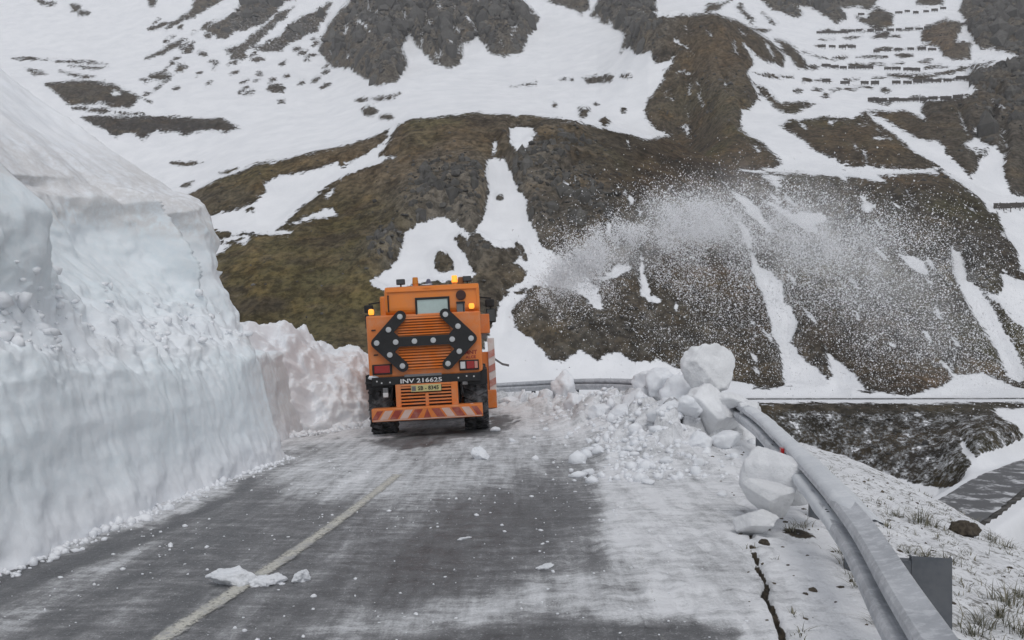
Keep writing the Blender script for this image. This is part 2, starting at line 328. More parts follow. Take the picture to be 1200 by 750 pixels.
for (cx, cy, rx, ry, a) in [(470, 40, 110, 70, 1), (590, 30, 60, 50, 1), (740, 30, 50, 50, .9), (950, 10, 60, 30, .9), (1180, 80, 60, 140, .7), (530, 240, 70, 50, .8), (650, 210, 60, 60, .8), (690, 260, 60, 50, .6),
                            (470, 305, 50, 30, .8), (620, 260, 50, 60, .6), (560, 300, 40, 40, .5), (300, 30, 90, 40, .7), (1000, 280, 120, 60, .45), (1130, 320, 60, 60, .5), (840, 120, 60, 40, .4), (760, 380, 160, 50, .35), (1000, 400, 130, 50, .35), (1000, 520, 150, 40, .4)]:
    cliff = np.maximum(cliff, a * np.exp(-((PX - cx) / rx) ** 2 - ((py0 - cy) / ry) ** 2))
amp = .55 + .0018 * TY
n1 = fbm(TX / 38, TY / 38, seed=3, octv=4)
n2 = fbm(TX / 9, TY / 13, seed=11, octv=4, ridged=True)
n3 = fbm(TX / 3.2, TY / 4.0, seed=21, octv=3)
vis = sstep(60, 90, TY) * (.35 + .65 * sstep(96, 106, TY))
dz = n1 * (1.6 + 2.2 * far) * (1 - .5 * (sd0 > 0)) + rock * amp * (.5 * n3 + (n2 - .1) * (.45 + 2.6 * cliff) + n3 * cliff * .9)
dz += .35 * sstep(-2, 5, sd0) - .9 * sstep(0, 14, sd0) * (1 - far)
dz += .05 * n3 * (sd0 > 0) * (1 - far)
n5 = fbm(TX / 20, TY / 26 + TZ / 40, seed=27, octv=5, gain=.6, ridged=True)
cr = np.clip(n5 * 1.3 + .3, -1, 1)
dz += rock * cliff * cr * (3.2 + 6.0 * far)
rib = fbm(TX / 13 + .6 * n1, TY / 60, seed=29, octv=3, ridged=True)
dz += rock * (1 - .6 * cliff) * (rib - .1) * (1.3 + 1.6 * far)
TZ = TZ + dz * vis * (1 - .6 * sstep(500, 700, TY))
# the two valley roads are cut into the slope
LOWROAD = np.array([(16, 41), (30.5, 57.5), (43.5, 73), (58, 86), (90, 106)])
MIDROAD = np.array([(-40, 96), (0, 98), (25, 100), (60, 101), (100, 104), (150, 112)])
UPROAD = np.array([(58, 214), (85, 215), (106, 214)])
for road, zr, hw in ((LOWROAD, -9.6, 3.0), (MIDROAD, -4.95, 3.2)):
    d, _ = line_dist(TX, TY, road); d = np.abs(d); w = sstep(hw + 2.2, hw, d)
    TZ = TZ * (1 - w) + zr * w
lowd = np.abs(line_dist(TX, TY, LOWROAD)[0]); midd = np.abs(line_dist(TX, TY, MIDROAD)[0])
PXX, PYY = topx(TX, TY, TZ)
sd1 = snow_field(PX, PYY)
onroad = np.zeros_like(TY)
onroad = np.maximum(onroad, sstep(2.6, 1.9, np.abs(lowd - .3)) * (PX > 1080))
sd1 = np.where((lowd < 4.2) & (PX > 1050), np.where(lowd < 2.1, -12, 9), sd1)
sd1 = np.where((midd < 3.4), np.where(midd < 1.3, 2.5, 12), sd1)
dust = np.zeros_like(TY)
for poly, v, f in [([(860,474),(1260,474),(1260,560),(1050,585),(930,560),(880,500)], .54, 14), ([(590,345),(700,330),(860,330),(1000,380),(1150,400),(1160,470),(600,445)], .34, 40),
                   ([(1130,585),(1300,520),(1300,660),(1130,660)], .40, 6), ([(250,0),(400,0),(380,80),(250,110)], .50, 25), ([(860,0),(1200,0),(1160,120),(880,130)], .30, 30), ([(900,120),(1200,90),(1230,260),(1050,240)], .28, 30), ([(560,150),(760,150),(800,300),(600,300)], .12, 30)]:
    d = poly_sd(PXX, PYY, poly); dust = np.maximum(dust, v * sstep(-f, f, d))
BASE = np.array((.086, .079, .070))
gc = np.broadcast_to(BASE, TY.shape + (3,)).copy()
def blob(cx, cy, rx, ry, c, a=1.0):
    w = a * np.exp(-((PXX - cx) / rx) ** 2 - ((PYY - cy) / ry) ** 2); w = np.clip(w * 1.25, 0, 1)[..., None]
    gc[:] = gc * (1 - w) + np.array(c) * w
GREY, DARK, OLIVE, BROWN, TAN, GREEN = (.118, .115, .112), (.055, .051, .048), (.092, .084, .052), (.102, .084, .064), (.145, .118, .098), (.080, .078, .048)
blob(480, 30, 170, 90, GREY); blob(600, 30, 70, 60, (.085, .082, .080)); blob(740, 20, 70, 60, GREY); blob(310, 30, 90, 60, (.10, .092, .086)); blob(400, 75, 50, 30, (.092, .082, .072))
blob(960, 10, 100, 40, (.085, .083, .082)); blob(830, 70, 60, 50, BROWN); blob(1110, 50, 40, 30, TAN, .9); blob(1200, 60, 80, 160, (.088, .084, .080)); blob(1150, 130, 60, 40, (.075, .068, .062))
blob(1000, 170, 80, 30, BROWN); blob(830, 120, 50, 25, OLIVE, .7); blob(860, 180, 60, 25, BROWN, .7); blob(330, 200, 90, 25, OLIVE, .8); blob(330, 330, 130, 70, OLIVE); blob(420, 280, 80, 60, (.070, .062, .038)); blob(420, 190, 90, 30, BROWN, .8)
blob(400, 360, 90, 50, GREEN, .8); blob(300, 365, 70, 40, (.080, .070, .044), .7); blob(540, 160, 90, 25, BROWN, .9); blob(660, 170, 90, 30, (.060, .052, .040)); blob(700, 250, 90, 50, DARK, .9); blob(620, 240, 40, 50, GREY, .5); blob(530, 245, 40, 40, GREY, .5)
blob(780, 210, 60, 40, (.062, .050, .040)); blob(1060, 260, 110, 50, (.050, .046, .036), .9); blob(1160, 310, 50, 60, DARK, .9); blob(950, 225, 70, 20, (.075, .064, .045), .8); blob(1060, 210, 50, 10, TAN, .5); blob(880, 250, 50, 30, (.052, .042, .036), .8)
blob(720, 390, 140, 40, (.070, .068, .066)); blob(1000, 380, 170, 70, (.066, .064, .063)); blob(960, 510, 110, 30, (.066, .063, .050)); blob(1080, 520, 80, 40, (.062, .058, .054)); blob(1190, 610, 60, 40, (.050, .048, .042)); blob(120, 110, 70, 16, (.075, .070, .064)); blob(190, 148, 90, 12, (.055, .053, .055))
c1 = fbm(TX / 17, TY / 12 + TZ / 9, seed=231, octv=4); c2 = fbm(TX / 5.5, TY / 6 + TZ / 3, seed=237, octv=4); c3 = fbm(TX / 30, TY / 30, seed=241, octv=3)
def lerp(c, w):
    w = np.clip(w, 0, 1)[..., None]; gc[:] = gc * (1 - w) + np.array(c) * w
lerp((.110, .078, .050), sstep(.05, .40, c3) * .55 * (1 - cliff)); lerp((.088, .088, .045), sstep(-.05, -.35, c3) * .6 * (1 - cliff) * (1 - far))
lerp((.048, .042, .037), sstep(.02, .32, c1) * .75); lerp((.135, .112, .080), sstep(-.08, -.38, c1) * .6 * (1 - .5 * cliff))
lerp((.155, .152, .150), sstep(.05, .55, n5 + .5 * c2) * cliff * .8); lerp((.040, .038, .038), sstep(.0, -.45, n5 + .3 * c2) * cliff * .9)  # crag colour follows the ridges: hollows darkened to stand in for crevice shade
lerp((.040, .036, .030), sstep(.10, .45, c2) * .6); lerp((.165, .155, .140), sstep(-.18, -.45, c2) * .55)
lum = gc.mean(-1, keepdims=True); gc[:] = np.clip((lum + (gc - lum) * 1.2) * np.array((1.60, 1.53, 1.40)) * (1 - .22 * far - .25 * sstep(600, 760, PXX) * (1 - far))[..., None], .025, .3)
gc[:] = np.where((lowd < 2.1)[..., None] & (PX > 1050)[..., None], np.array((.20, .20, .205)), gc)
dust = np.where((lowd < 2.4) & (PX > 1050), 0, dust)
V = np.stack([TX, TY, TZ], -1)
n = N('mountain_ground'); v = n.coord()
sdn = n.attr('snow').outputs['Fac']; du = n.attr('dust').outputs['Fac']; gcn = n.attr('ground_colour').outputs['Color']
vt = n.coord((1, .8, .55))
a1 = n.noise(v, .11, 8, .68); a2 = n.noise(v, .75, 8, .72); a3 = n.noise(v, .035, 4, .5); a4 = n.noise(v, 3.2, 5, .7); a5 = n.noise(vt, .28, 8, .72, .35)
dist = n.math('ADD', sdn, n.math('MULTIPLY', n.math('SUBTRACT', a1, .5), 17))
dist = n.math('ADD', dist, n.math('MULTIPLY', n.math('SUBTRACT', a2, .5), 17))
sf = n.mr(dist, -.7, .7)
edge = n.mr(sdn, -16, -1, 0, .46)
th = n.math('SUBTRACT', 1.0, n.math('MULTIPLY', n.math('MAXIMUM', du, edge), .80))
fl = n.mr(n.math('ADD', n.math('MULTIPLY', a2, .58), n.math('MULTIPLY', a4, .46)), n.math('SUBTRACT', th, .08), n.math('ADD', th, .03))
sf = n.math('MAXIMUM', sf, fl)
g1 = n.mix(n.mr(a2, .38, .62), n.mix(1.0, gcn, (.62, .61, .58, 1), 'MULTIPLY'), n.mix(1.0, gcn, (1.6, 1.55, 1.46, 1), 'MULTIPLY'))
g1 = n.mix(n.mr(a5, .36, .56, 0, .8), n.mix(1.0, g1, (.50, .48, .45, 1), 'MULTIPLY'), g1)
g1 = n.mix(n.mr(a1, .50, .66, 0, .6), g1, n.mix(1.0, g1, (1.45, 1.25, .95, 1), 'MULTIPLY'))
g1 = n.mix(n.mr(a4, .62, .74, 0, .3), g1, (.21, .205, .195))
snowc = n.mix(n.mr(a1, .3, .7), (.86, .865, .88), (.77, .78, .80))
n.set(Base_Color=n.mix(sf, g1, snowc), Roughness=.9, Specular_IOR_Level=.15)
hb = n.math('ADD', n.math('MULTIPLY', a2, .8), n.math('ADD', n.math('MULTIPLY', a1, 1.6), n.math('MULTIPLY', a5, 1.8)))
hb = n.math('MULTIPLY', hb, n.math('SUBTRACT', 1.03, sf))
n.set(Normal=n.bump(hb, .8, 1.1))
M_MOUNT = n.m
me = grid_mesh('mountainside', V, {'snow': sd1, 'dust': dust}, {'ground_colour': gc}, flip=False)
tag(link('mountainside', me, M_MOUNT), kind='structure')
n = N('valley_road_asphalt'); v = n.coord(); a = n.noise(v, .5, 6, .65); b = n.noise(v, 3, 5, .65)
n.set(Base_Color=n.mix(n.mr(n.math('ADD', a, n.math('MULTIPLY', b, .4)), .72, .86), (.115, .116, .12), (.62, .625, .64)), Roughness=.6); M_VROAD = n.m
for road, zr, hw, nm, off in ((LOWROAD, -9.6, 2.0, 'valley_road', .3), (MIDROAD, -4.95, .8, 'upper_valley_road', -.6)):
    C_ = smooth_curve(road, 120); T_ = np.gradient(C_, axis=0); T_ /= np.linalg.norm(T_, axis=1)[:, None]; L_ = np.stack([-T_[:, 1], T_[:, 0]], 1)
    W = np.stack([np.concatenate([C_ + L_ * (o + off) * (1 + .0 * C_[:, :1]), np.full((len(C_), 1), zr + .06)], 1) for o in np.linspace(-hw, hw, 4)], 1)
    W[:, 0, :2] += L_ * .35 * fbm(C_[:, 0] * .5, C_[:, 1] * .5, seed=301)[:, None]; W[:, 3, :2] += L_ * .35 * fbm(C_[:, 0] * .5, C_[:, 1] * .5, seed=305)[:, None]
    tag(link(nm, grid_mesh(nm, W, flip=True), M_VROAD), kind='structure')
def surf(px, py):                        # first terrain point along a bearing
    j = int(np.argmin(np.abs(pxs - px))); c = PYY[:, j]; i0 = int(np.searchsorted(TY[:, j], 75))
    run = np.minimum.accumulate(c[i0:]); k = i0 + int(np.argmax(run <= py))
    return Vector((TX[k, j] + (px - pxs[j]) / 1000 * TY[k, j], TY[k, j], TZ[k, j]))

# broken rock and boulders lying on the bare slopes
ico = bmesh.new(); bmesh.ops.create_icosphere(ico, subdivisions=1, radius=1); ico.verts.ensure_lookup_table(); ico.verts.index_update()
IV = np.array([q.co[:] for q in ico.verts]); IF = np.array([[q.index for q in f.verts] for f in ico.faces]); ico.free()
def scatter(P, size, squash, name, mat, shade=None, smooth=False):
    m = len(P); sc = rng.uniform(.62, 1.2, (m, len(IV), 1)) * size[:, None, None]
    ax = rng.uniform(.6, 1.5, (m, 1, 3)); ax[:, :, 2] *= squash
    th_ = rng.uniform(0, 6.28, m); VV = IV[None] * sc * ax
    x2 = VV[..., 0] * np.cos(th_)[:, None] - VV[..., 1] * np.sin(th_)[:, None]; y2 = VV[..., 0] * np.sin(th_)[:, None] + VV[..., 1] * np.cos(th_)[:, None]
    VV = np.stack([x2, y2, VV[..., 2]], -1) + P[:, None]
    FF = IF[None] + len(IV) * np.arange(m)[:, None, None]; me = bpy.data.meshes.new(name); raw_mesh(me, VV.reshape(-1, 3), FF.reshape(-1, 3), smooth)
    if shade is not None: me.attributes.new('shade', 'FLOAT', 'POINT').data.foreach_set('value', np.repeat(shade, len(IV)).astype(np.float32))
    return tag(link(name, me, mat), kind='stuff')
wgt = (sd1 < -2) * (PX > -30) * (PX < 1230) * (PYY > -40) * (TY > 70) * (.05 + cliff ** 1.5 * 1.2 + .15 * (dust > .2)) * np.where(far > .5, .8, 1.0) * np.clip(.4 + 2 * n5, .05, 2)
wgt *= (lowd > 4) & (midd > 4)
fl_ = rng.choice(wgt.size, 9500, p=(wgt / wgt.sum()).ravel()); ii, jj = np.unravel_index(fl_, wgt.shape)
P = np.stack([TX[ii, jj], TY[ii, jj], TZ[ii, jj]], -1) + rng.normal(0, .25, (len(ii), 3)) * np.array((1, 1, .2))
size = TY[ii, jj] / 1000 * np.clip(rng.lognormal(math.log(1.15), .55, len(ii)), .5, 5.5) * (.7 + .8 * cliff[ii, jj])
n = N('scree_rock'); v = n.coord(); a = n.noise(v, .9, 5, .65); n.set(Base_Color=n.mix(n.mr(a, .35, .65, 0, .6), n.ramp(n.attr('shade').outputs['Fac'], [(0, (.045, .043, .042)), (.5, (.092, .088, .084)), (.85, (.135, .13, .122)), (1, (.22, .21, .20))]), (.06, .055, .042)), Roughness=.9)
scatter(P - np.array((0, 0, .15)) * size[:, None], size, .75, 'scree', n.m, rng.random(len(ii)))

wg2 = (sd1 < -4) * (cliff > .42) * (PX > -30) * (PX < 1230) * (PYY > -40) * (TY > 100) * np.clip(n5 + .25, 0, 1) * cliff
fl_ = rng.choice(wg2.size, 1700, p=(wg2 / wg2.sum()).ravel()); ii, jj = np.unravel_index(fl_, wg2.shape)
P = np.stack([TX[ii, jj], TY[ii, jj], TZ[ii, jj]], -1); size = TY[ii, jj] / 1000 * np.clip(rng.lognormal(math.log(4.2), .45, len(ii)), 2, 11)
scatter(P - np.array((0, -.35, .25)) * size[:, None], size, 1.5, 'broken_crags', n.m, .25 + .6 * rng.random(len(ii)))

# avalanche barriers on the upper right slope
M_BARRIER = paint('rusty_steel', (.060, .055, .052), .7, 0, .4, (.10, .07, .05))
def bx(bm, x0, x1, y0, y1, z0, z1, mat=None):
    vs = [bm.verts.new((x, y, z)) for x in (x0, x1) for y in (y0, y1) for z in (z0, z1)]
    for f in ((0, 1, 3, 2), (4, 6, 7, 5), (0, 4, 5, 1), (2, 3, 7, 6), (0, 2, 6, 4), (1, 5, 7, 3)): bm.faces.new([vs[i] for i in f])
    if mat is not None:
        for q in vs: q.co = mat @ q.co
    return vs
def bar(bm, a, b, w, t=None, up=(0, 0, 1)):
    a = Vector(a); b = Vector(b); d = (b - a); L = d.length; q = d.to_track_quat('Z', 'Y').to_matrix().to_4x4()
    bx(bm, -w / 2, w / 2, -(t or w) / 2, (t or w) / 2, 0, L, Matrix.Translation(a) @ q)
def fin(name, bm, mat, parent=None, smooth=False, bevel=0.0, **k):
    bmesh.ops.recalc_face_normals(bm, faces=bm.faces[:])
    if bevel:
        bmesh.ops.bevel(bm, geom=[e for e in bm.edges if len(e.link_faces) == 2 and e.calc_face_angle() > .5], offset=bevel, segments=2, affect='EDGES', profile=.6)
    me = bpy.data.meshes.new(name); bm.to_mesh(me); bm.free()
    if smooth: me.shade_smooth()
    return link(name, me, mat, parent, **k)
BR = [(1009,16),(1053,14),(1063,12.5),(1073,14),(1085,12.5),(1095,11.5),(1105,9),(960,38),(967.5,38),(975,37.5),(982.5,37),(990,37),(998,36),(1006,35.5),(1020,36),(1030,36),(1043,35),(1053,34),(1065,33),(1077,33),(1087,32),(1130,27),
      (1027,60),(1040,59),(1053,57.5),(1067,57),(1080,58),(1092,58),(963,54),(975,54.5),(987,55),(998,55),(968,77),(978,78),(988,79),(998,79),(1008,79),(1018,79),(1040,80),(1050,80),(1063,81),(1073,82),
      (968,95),(990,97),(1013,97.5),(1025,97.5),(1050,97),(1063,96.5),(1075,96),(1087,95),(1097,94.5),(1110,94),(1125,92.5),(1135,91.5),(1145,90),(1023,117.5),(1033,117.5),(1047,117.5),(1058,117.5),(1070,117),(1083,117.5),(1093,117),(1108,116.5),(1122,116)]
def comb_panel(parts_):
    bm = bmesh.new(); pts = [(-2.2, .5), (-1.85, .5), (-1.85, -1.5), (-1.6, -1.5), (-1.6, .5), (-.12, .5), (-.12, -1.5), (.12, -1.5), (.12, .5), (1.6, .5), (1.6, -1.5), (1.85, -1.5), (1.85, .5), (2.2, .5), (2.2, 1.35), (2.05, 1.35), (2.05, 1.6), (2.2, 1.6), (2.2, 2.5), (.5, 2.5), (.5, 2.75), (.2, 2.75), (.2, 2.5), (-2.2, 2.5), (-2.2, 1.6), (-2.05, 1.6), (-2.05, 1.35), (-2.2, 1.35)]
    a = [bm.verts.new((x, -.1, z)) for x, z in pts]; b = [bm.verts.new((x, .1, z)) for x, z in pts]; bm.faces.new(a); bm.faces.new(b[::-1])
    for k in range(len(pts)): q = (k + 1) % len(pts); bm.faces.new((a[k], b[k], b[q], a[q]))
    bmesh.ops.recalc_face_normals(bm, faces=bm.faces[:]); me = bpy.data.meshes.new('avalanche_barrier'); bm.to_mesh(me); bm.free(); me.materials.append(M_BARRIER); return me
mb_post = comb_panel(0)
RN = ['topmost row', 'second row from the top', 'third row from the top', 'third row from the bottom', 'second row from the bottom', 'lowest row']
for i, (x, y) in enumerate(BR):
    p = surf(x, y + 2.5); rw = min(range(6), key=lambda k: abs((12, 36, 57, 79, 95, 117)[k] - y))
    o = link('avalanche_barrier', mb_post, None, None, p + Vector((0, -.3, 0)), (0, 0, R(random.uniform(-8, 8))), (random.uniform(.75, 1.05), .8, random.uniform(.55, .75)))
    tag(o, 'small dark avalanche barrier in the %s of the upper right slope' % RN[rw], 'avalanche barrier', 'avalanche barriers, %s' % RN[rw])
for x, y in ((1171, 246), (1179, 246.5), (1190, 245.5), (1198, 245)):
    p = surf(x, y); o = link('avalanche_barrier', mb_post, None, None, p, (0, 0, R(random.uniform(-8, 8))), [.55] * 3)
    tag(o, 'short dark snow fence by the snow gully at the foot of the right slope', 'snow fence', 'short snow fences beside the right gully')

# ------------------------------------------------------------------ road, verge and bank under the camera
RAIL = smooth_curve([(-.6, -6), (.35, -1.5), (1.08, 1.5), (1.62, 3.6), (2.08, 5.3), (2.52, 7.3), (3.02, 9.8), (3.42, 12.5), (3.50, 15.5), (2.85, 19.5), (.6, 24.2), (-2.5, 26.8), (-8, 29), (-16, 30), (-30, 30)], 280)
def zbase(X, Y, d):
    bank = .052 * sstep(9, 17, Y) * np.clip(X + 1.2, -4, 4.5)
    z = bank - .35 * sstep(20, 30, Y)
    z = z - .02 * sstep(-.6, .2, d) - .14 * np.clip(d, 0, 2.6) - .05 * np.clip(d, 0, 2.6) ** 1.5
    e = np.clip(d - 2.4, 0, None); z = z - .68 * (np.sqrt(e * e + .16) - .4)
    return z
def berm(X, Y, d):
    s = sstep(10.3, 14, Y + .25 * pn(X * 1.1, Y * 1.1, seed=5)) * sstep(30, 26, Y)
    w = np.exp(-((d + 1.05) / (.85 + .25 * sstep(14, 18, Y))) ** 2)
    d1, d2, cval = cells(X * 1.9 + .35 * pn(X * 2, Y * 2, seed=8), Y * 1.6 + .35 * pn(X * 2, Y * 2, seed=9), seed=4)
    lump = .30 + .55 * cval * sstep(0, .32, d2 - d1) + .30 * fbm(X * 2.2, Y * 2.2, seed=14, octv=4)
    low = 1 - .80 * np.exp(-((Y - 19.2) / 1.0) ** 2) - .45 * sstep(20, 21.5, Y)
    return s * w * lump * .85 * low
gy = [-60, -30, -14, -6, -1, 1.5, 3]
y = 3.6
while y < 30: gy.append(y); y *= 1.0052
gy += [31, 32.5, 34.5, 37, 40, 46]
gy = np.array(gy)
gu = np.concatenate([[-9, -5, -3, -2, -1.4, -1.0, -.82], np.arange(-.70, .705, .0028), [.82, 1.0, 1.4, 2, 3, 5, 9]])
GX = gu[None, :] * np.maximum(gy, 6.0)[:, None]; GY = np.broadcast_to(gy[:, None], GX.shape)
GD, _ = line_dist(GX, GY, RAIL)
gz = zbase(GX, GY, GD)
GPX, GPY = topx(GX, np.maximum(GY, .5), gz)
slush = np.ones_like(GX)
def paintpoly(poly, v, f):
    d = poly_sd(GPX, GPY, poly); w = sstep(-f, f, d); slush[:] = slush * (1 - w) + v * w
wob = 30 * fbm(GX * 1.3, GY * .55, seed=33, octv=5, gain=.6)
GPXo, GPYo = GPX, GPY; GPX = GPX + wob * 1.4; GPY = GPY + wob * .5
paintpoly([(-300,1500),(-300,760),(20,668),(180,615),(300,558),(345,527),(470,530),(600,522),(680,532),(715,590),(705,700),(720,760),(730,1500)], .52, 34)
paintpoly([(-300,1500),(-300,760),(20,668),(180,615),(300,558),(345,527),(440,530),(500,548),(440,600),(400,640),(330,690),(200,790),(100,1500)], .36, 12)
paintpoly([(330,1500),(380,760),(430,690),(450,610),(500,580),(600,560),(660,565),(690,590),(680,700),(700,760),(710,1500)], .42, 34)
paintpoly([(420,700),(450,640),(560,588),(670,578),(700,596),(675,626),(600,645),(550,680),(470,705)], .20, 34)
paintpoly([(230,1500),(260,760),(420,640),(440,640),(360,740),(330,1500)], .35, 12)
paintpoly([(490,562),(600,530),(700,533),(695,550),(610,558),(540,570)], .40, 12)
paintpoly([(380,738),(560,697),(700,672),(762,660),(762,726),(600,726),(470,740)], .70, 16)
paintpoly([(430,1400),(450,765),(560,738),(760,736),(870,748),(900,1400)], .26, 10)
paintpoly([(300,560),(345,522),(600,508),(720,528),(600,560),(520,585),(440,590),(370,588)], .68, 18)
paintpoly([(330,550),(430,525),(470,540),(455,575),(380,582)], .76, 14)
paintpoly([(-40,730),(90,655),(180,640),(110,680),(-40,770)], .62, 12)
paintpoly([(-60,705),(60,655),(190,612),(300,560),(300,566),(190,625),(60,672),(-60,730)], .16, 6)
paintpoly([(430,516),(480,508),(590,494),(604,500),(560,514),(470,528)], .22, 6)
paintpoly([(330,505),(350,500),(400,497),(390,508),(350,512)], .25, 5)
paintpoly([(575,486),(600,488),(600,497),(572,498)], .15, 4)
GPX, GPY = GPXo, GPYo
slush = np.where(GD > -.3, 1.0, np.minimum(slush, .86 + .25 * fbm(GX * 1.2, GY * .8, seed=57, octv=3)))
slush = np.where((GY > 30) | (GX < -6), 1.0, slush)
crack = smooth_curve([(.95, 2.5), (1.18, 3.4), (1.62, 5.14), (1.72, 5.75), (1.83, 6.15), (1.94, 6.75), (2.10, 7.5), (2.25, 8.1)], 80)
cd, _ = line_dist(GX, GY, crack); cw = .031 * (1 + .9 * fbm(GX * 5, GY * 3.5, seed=41, octv=3)); crk = sstep(1.0, .4, np.abs(cd + .05 * fbm(GX * 3, GY * 2, seed=43, octv=3)) / np.maximum(cw, .01)) * sstep(8.2, 7.6, GY) * sstep(-.35, .1, fbm(GX * 7, GY * 4, seed=47, octv=3) + .10)
bare = crk.copy()
bare = np.maximum(bare, .70 * sstep(.30, .05, np.hypot((GX - 2.60), (GY - 7.75) * .8) + .14 * fbm(GX * 6, GY * 5, seed=49, octv=3)))      # hollow behind the fallen blocks
thin = sstep(.0, .5, GD) * (.42 + .18 * fbm(GX * .8, GY * .8, seed=51, octv=3))
bm_h = berm(GX, GY, GD)
depth = sstep(-2.6, -1.3, GD) * .055 * sstep(2, 6, GY)
micro = fbm(GX * 4, GY * 2.6, seed=61, octv=4)
near_ok = sstep(46, 30, GY)
gz = gz + bm_h + near_ok * (depth * (1 + .6 * micro) + .022 * sstep(.35, 1, slush) * (1 + micro) + .012 * micro * (slush > .2) + .05 * sstep(.0, .6, GD) * fbm(GX * 1.8, GY * 1.8, seed=71, octv=4)) - .06 * crk
dp1, dp2, dpv = cells(GX * 2.4, GY * 1.3, seed=81)
prints = sstep(.22, .08, dp1) * (dpv > .62) * sstep(-2.4, -1.9, GD) * sstep(-.2, -.5, GD) * sstep(11, 9, GY)
gz = gz - .030 * prints
V = np.stack([GX, GY, gz], -1)
n = N('road_and_slush'); v = n.coord(); vs = n.coord((3.0, .36, 1), (0, 0, R(6)))
s_ = n.attr('slush').outputs['Fac']; ba = n.attr('bare').outputs['Fac']; tn = n.attr('thin').outputs['Fac']
vw = n.coord((.8, 2.6, 1), (0, 0, R(14)))
b1 = n.noise(vs, 1.3, 8, .70); b2 = n.noise(v, 10, 6, .72); b3 = n.noise(vw, 2.6, 7, .72); b4 = n.noise(v, 75, 3, .65); b5 = n.noise(v, 28, 4, .7)
k = n.math('ADD', s_, n.math('MULTIPLY', n.math('SUBTRACT', b1, .5), 1.05))
k = n.math('ADD', k, n.math('MULTIPLY', n.math('SUBTRACT', b2, .5), .55)); k = n.math('ADD', k, n.math('MULTIPLY', n.math('SUBTRACT', b3, .5), .95))
k = n.math('ADD', k, n.math('MULTIPLY', n.math('SUBTRACT', b4, .5), .40))
colr = n.ramp(k, [(.06, (.085, .086, .090)), (.30, (.155, .156, .16)), (.50, (.29, .29, .295)), (.70, (.56, .565, .575)), (.95, (.84, .845, .86))])
grain = n.mr(n.math('ADD', n.math('MULTIPLY', b5, .6), n.math('MULTIPLY', b4, .5)), .60, .72, 0, .55)
colr = n.mix(grain, colr, (.66, .67, .68))
soil = n.mix(n.mr(b2, .35, .65), (.022, .018, .014), (.075, .058, .038))
tf = n.mr(n.math('ADD', n.math('MULTIPLY', b2, .9), n.math('MULTIPLY', tn, .45)), .66, .76)
c2 = n.mix(n.math('MULTIPLY', tf, .8), colr, (.085, .075, .05))
c2 = n.mix(n.mr(n.math('ADD', ba, n.math('MULTIPLY', n.math('SUBTRACT', b2, .5), .9)), .42, .58), c2, soil)
n.set(Base_Color=c2, Roughness=n.mr(k, .1, .6, .38, .8), Specular_IOR_Level=.35)
n.set(Normal=n.bump(n.math('ADD', n.math('ADD', b2, b3), n.math('MULTIPLY', b5, .5)), .7, .035))
M_ROAD = n.m
me = grid_mesh('ground', V, {'slush': slush, 'bare': bare, 'thin': thin})
tag(link('ground', me, M_ROAD), kind='structure')
from bisect import bisect
def zg(x, y):                            # ground height from the mesh itself
    i = int(np.clip(np.searchsorted(gy, y) - 1, 0, len(gy) - 2)); t = (y - gy[i]) / (gy[i + 1] - gy[i]); uu = x / max(y, 6.0)
    a = np.interp(uu, gu, gz[i]); b = np.interp(uu, gu, gz[i + 1]); return float(a + (b - a) * t)
# painted lines
def strip(name, pts, w, mat, lift=.010, ends=None):
    P = smooth_curve(pts, 160); T = np.gradient(P, axis=0); T /= np.linalg.norm(T, axis=1)[:, None]; L = np.stack([-T[:, 1], T[:, 0]], 1)
    W = np.zeros((len(P), 5, 3))
    for j, o in enumerate(np.linspace(-w / 2, w / 2, 5)):
        q = P + L * o; W[:, j, :2] = q
    for i in range(len(P)):
        zz = [zg(W[i, j, 0], W[i, j, 1]) for j in range(5)]
        W[i, :, 2] = np.array(zz) + lift
    me = grid_mesh(name, W, {'edge': np.tile(np.abs(np.linspace(-1, 1, 5)) ** 2, (len(P), 1))}, flip=True); return tag(link(name, me, mat), kind='structure')
def line_mat(name, c, cov, thr):
    n = N(name); v = n.coord(); b1 = n.noise(v, 3, 8, .72); b2 = n.noise(v, 30, 5, .75); e = n.attr('edge').outputs['Fac']
    f = n.mr(n.math('ADD', b1, n.math('MULTIPLY', b2, .5)), thr, thr + .18)
    al = n.mr(n.math('SUBTRACT', n.math('ADD', n.math('MULTIPLY', b2, .9), n.math('MULTIPLY', b1, .6)), n.math('MULTIPLY', e, .34)), thr - .22, thr + .02)
    n.set(Base_Color=n.mix(f, c, cov), Roughness=.6, Alpha=al); return n.m
M_LINE = line_mat('line_paint', (.62, .60, .53), (.34, .34, .345), .72)
strip('lane_line', [(-2.33, 3.0), (-2.11, 5.14), (-1.83, 7.5), (-1.62, 10.0), (-1.53, 11.4)], .19, M_LINE)
M_LINE2 = line_mat('edge_line_paint', (.66, .65, .61), (.76, .765, .78), .98)
strip('edge_line', [(.70, 3.0), (.80, 4.0), (.90, 5.14), (1.0, 6.4), (1.06, 7.4)], .14, M_LINE2)

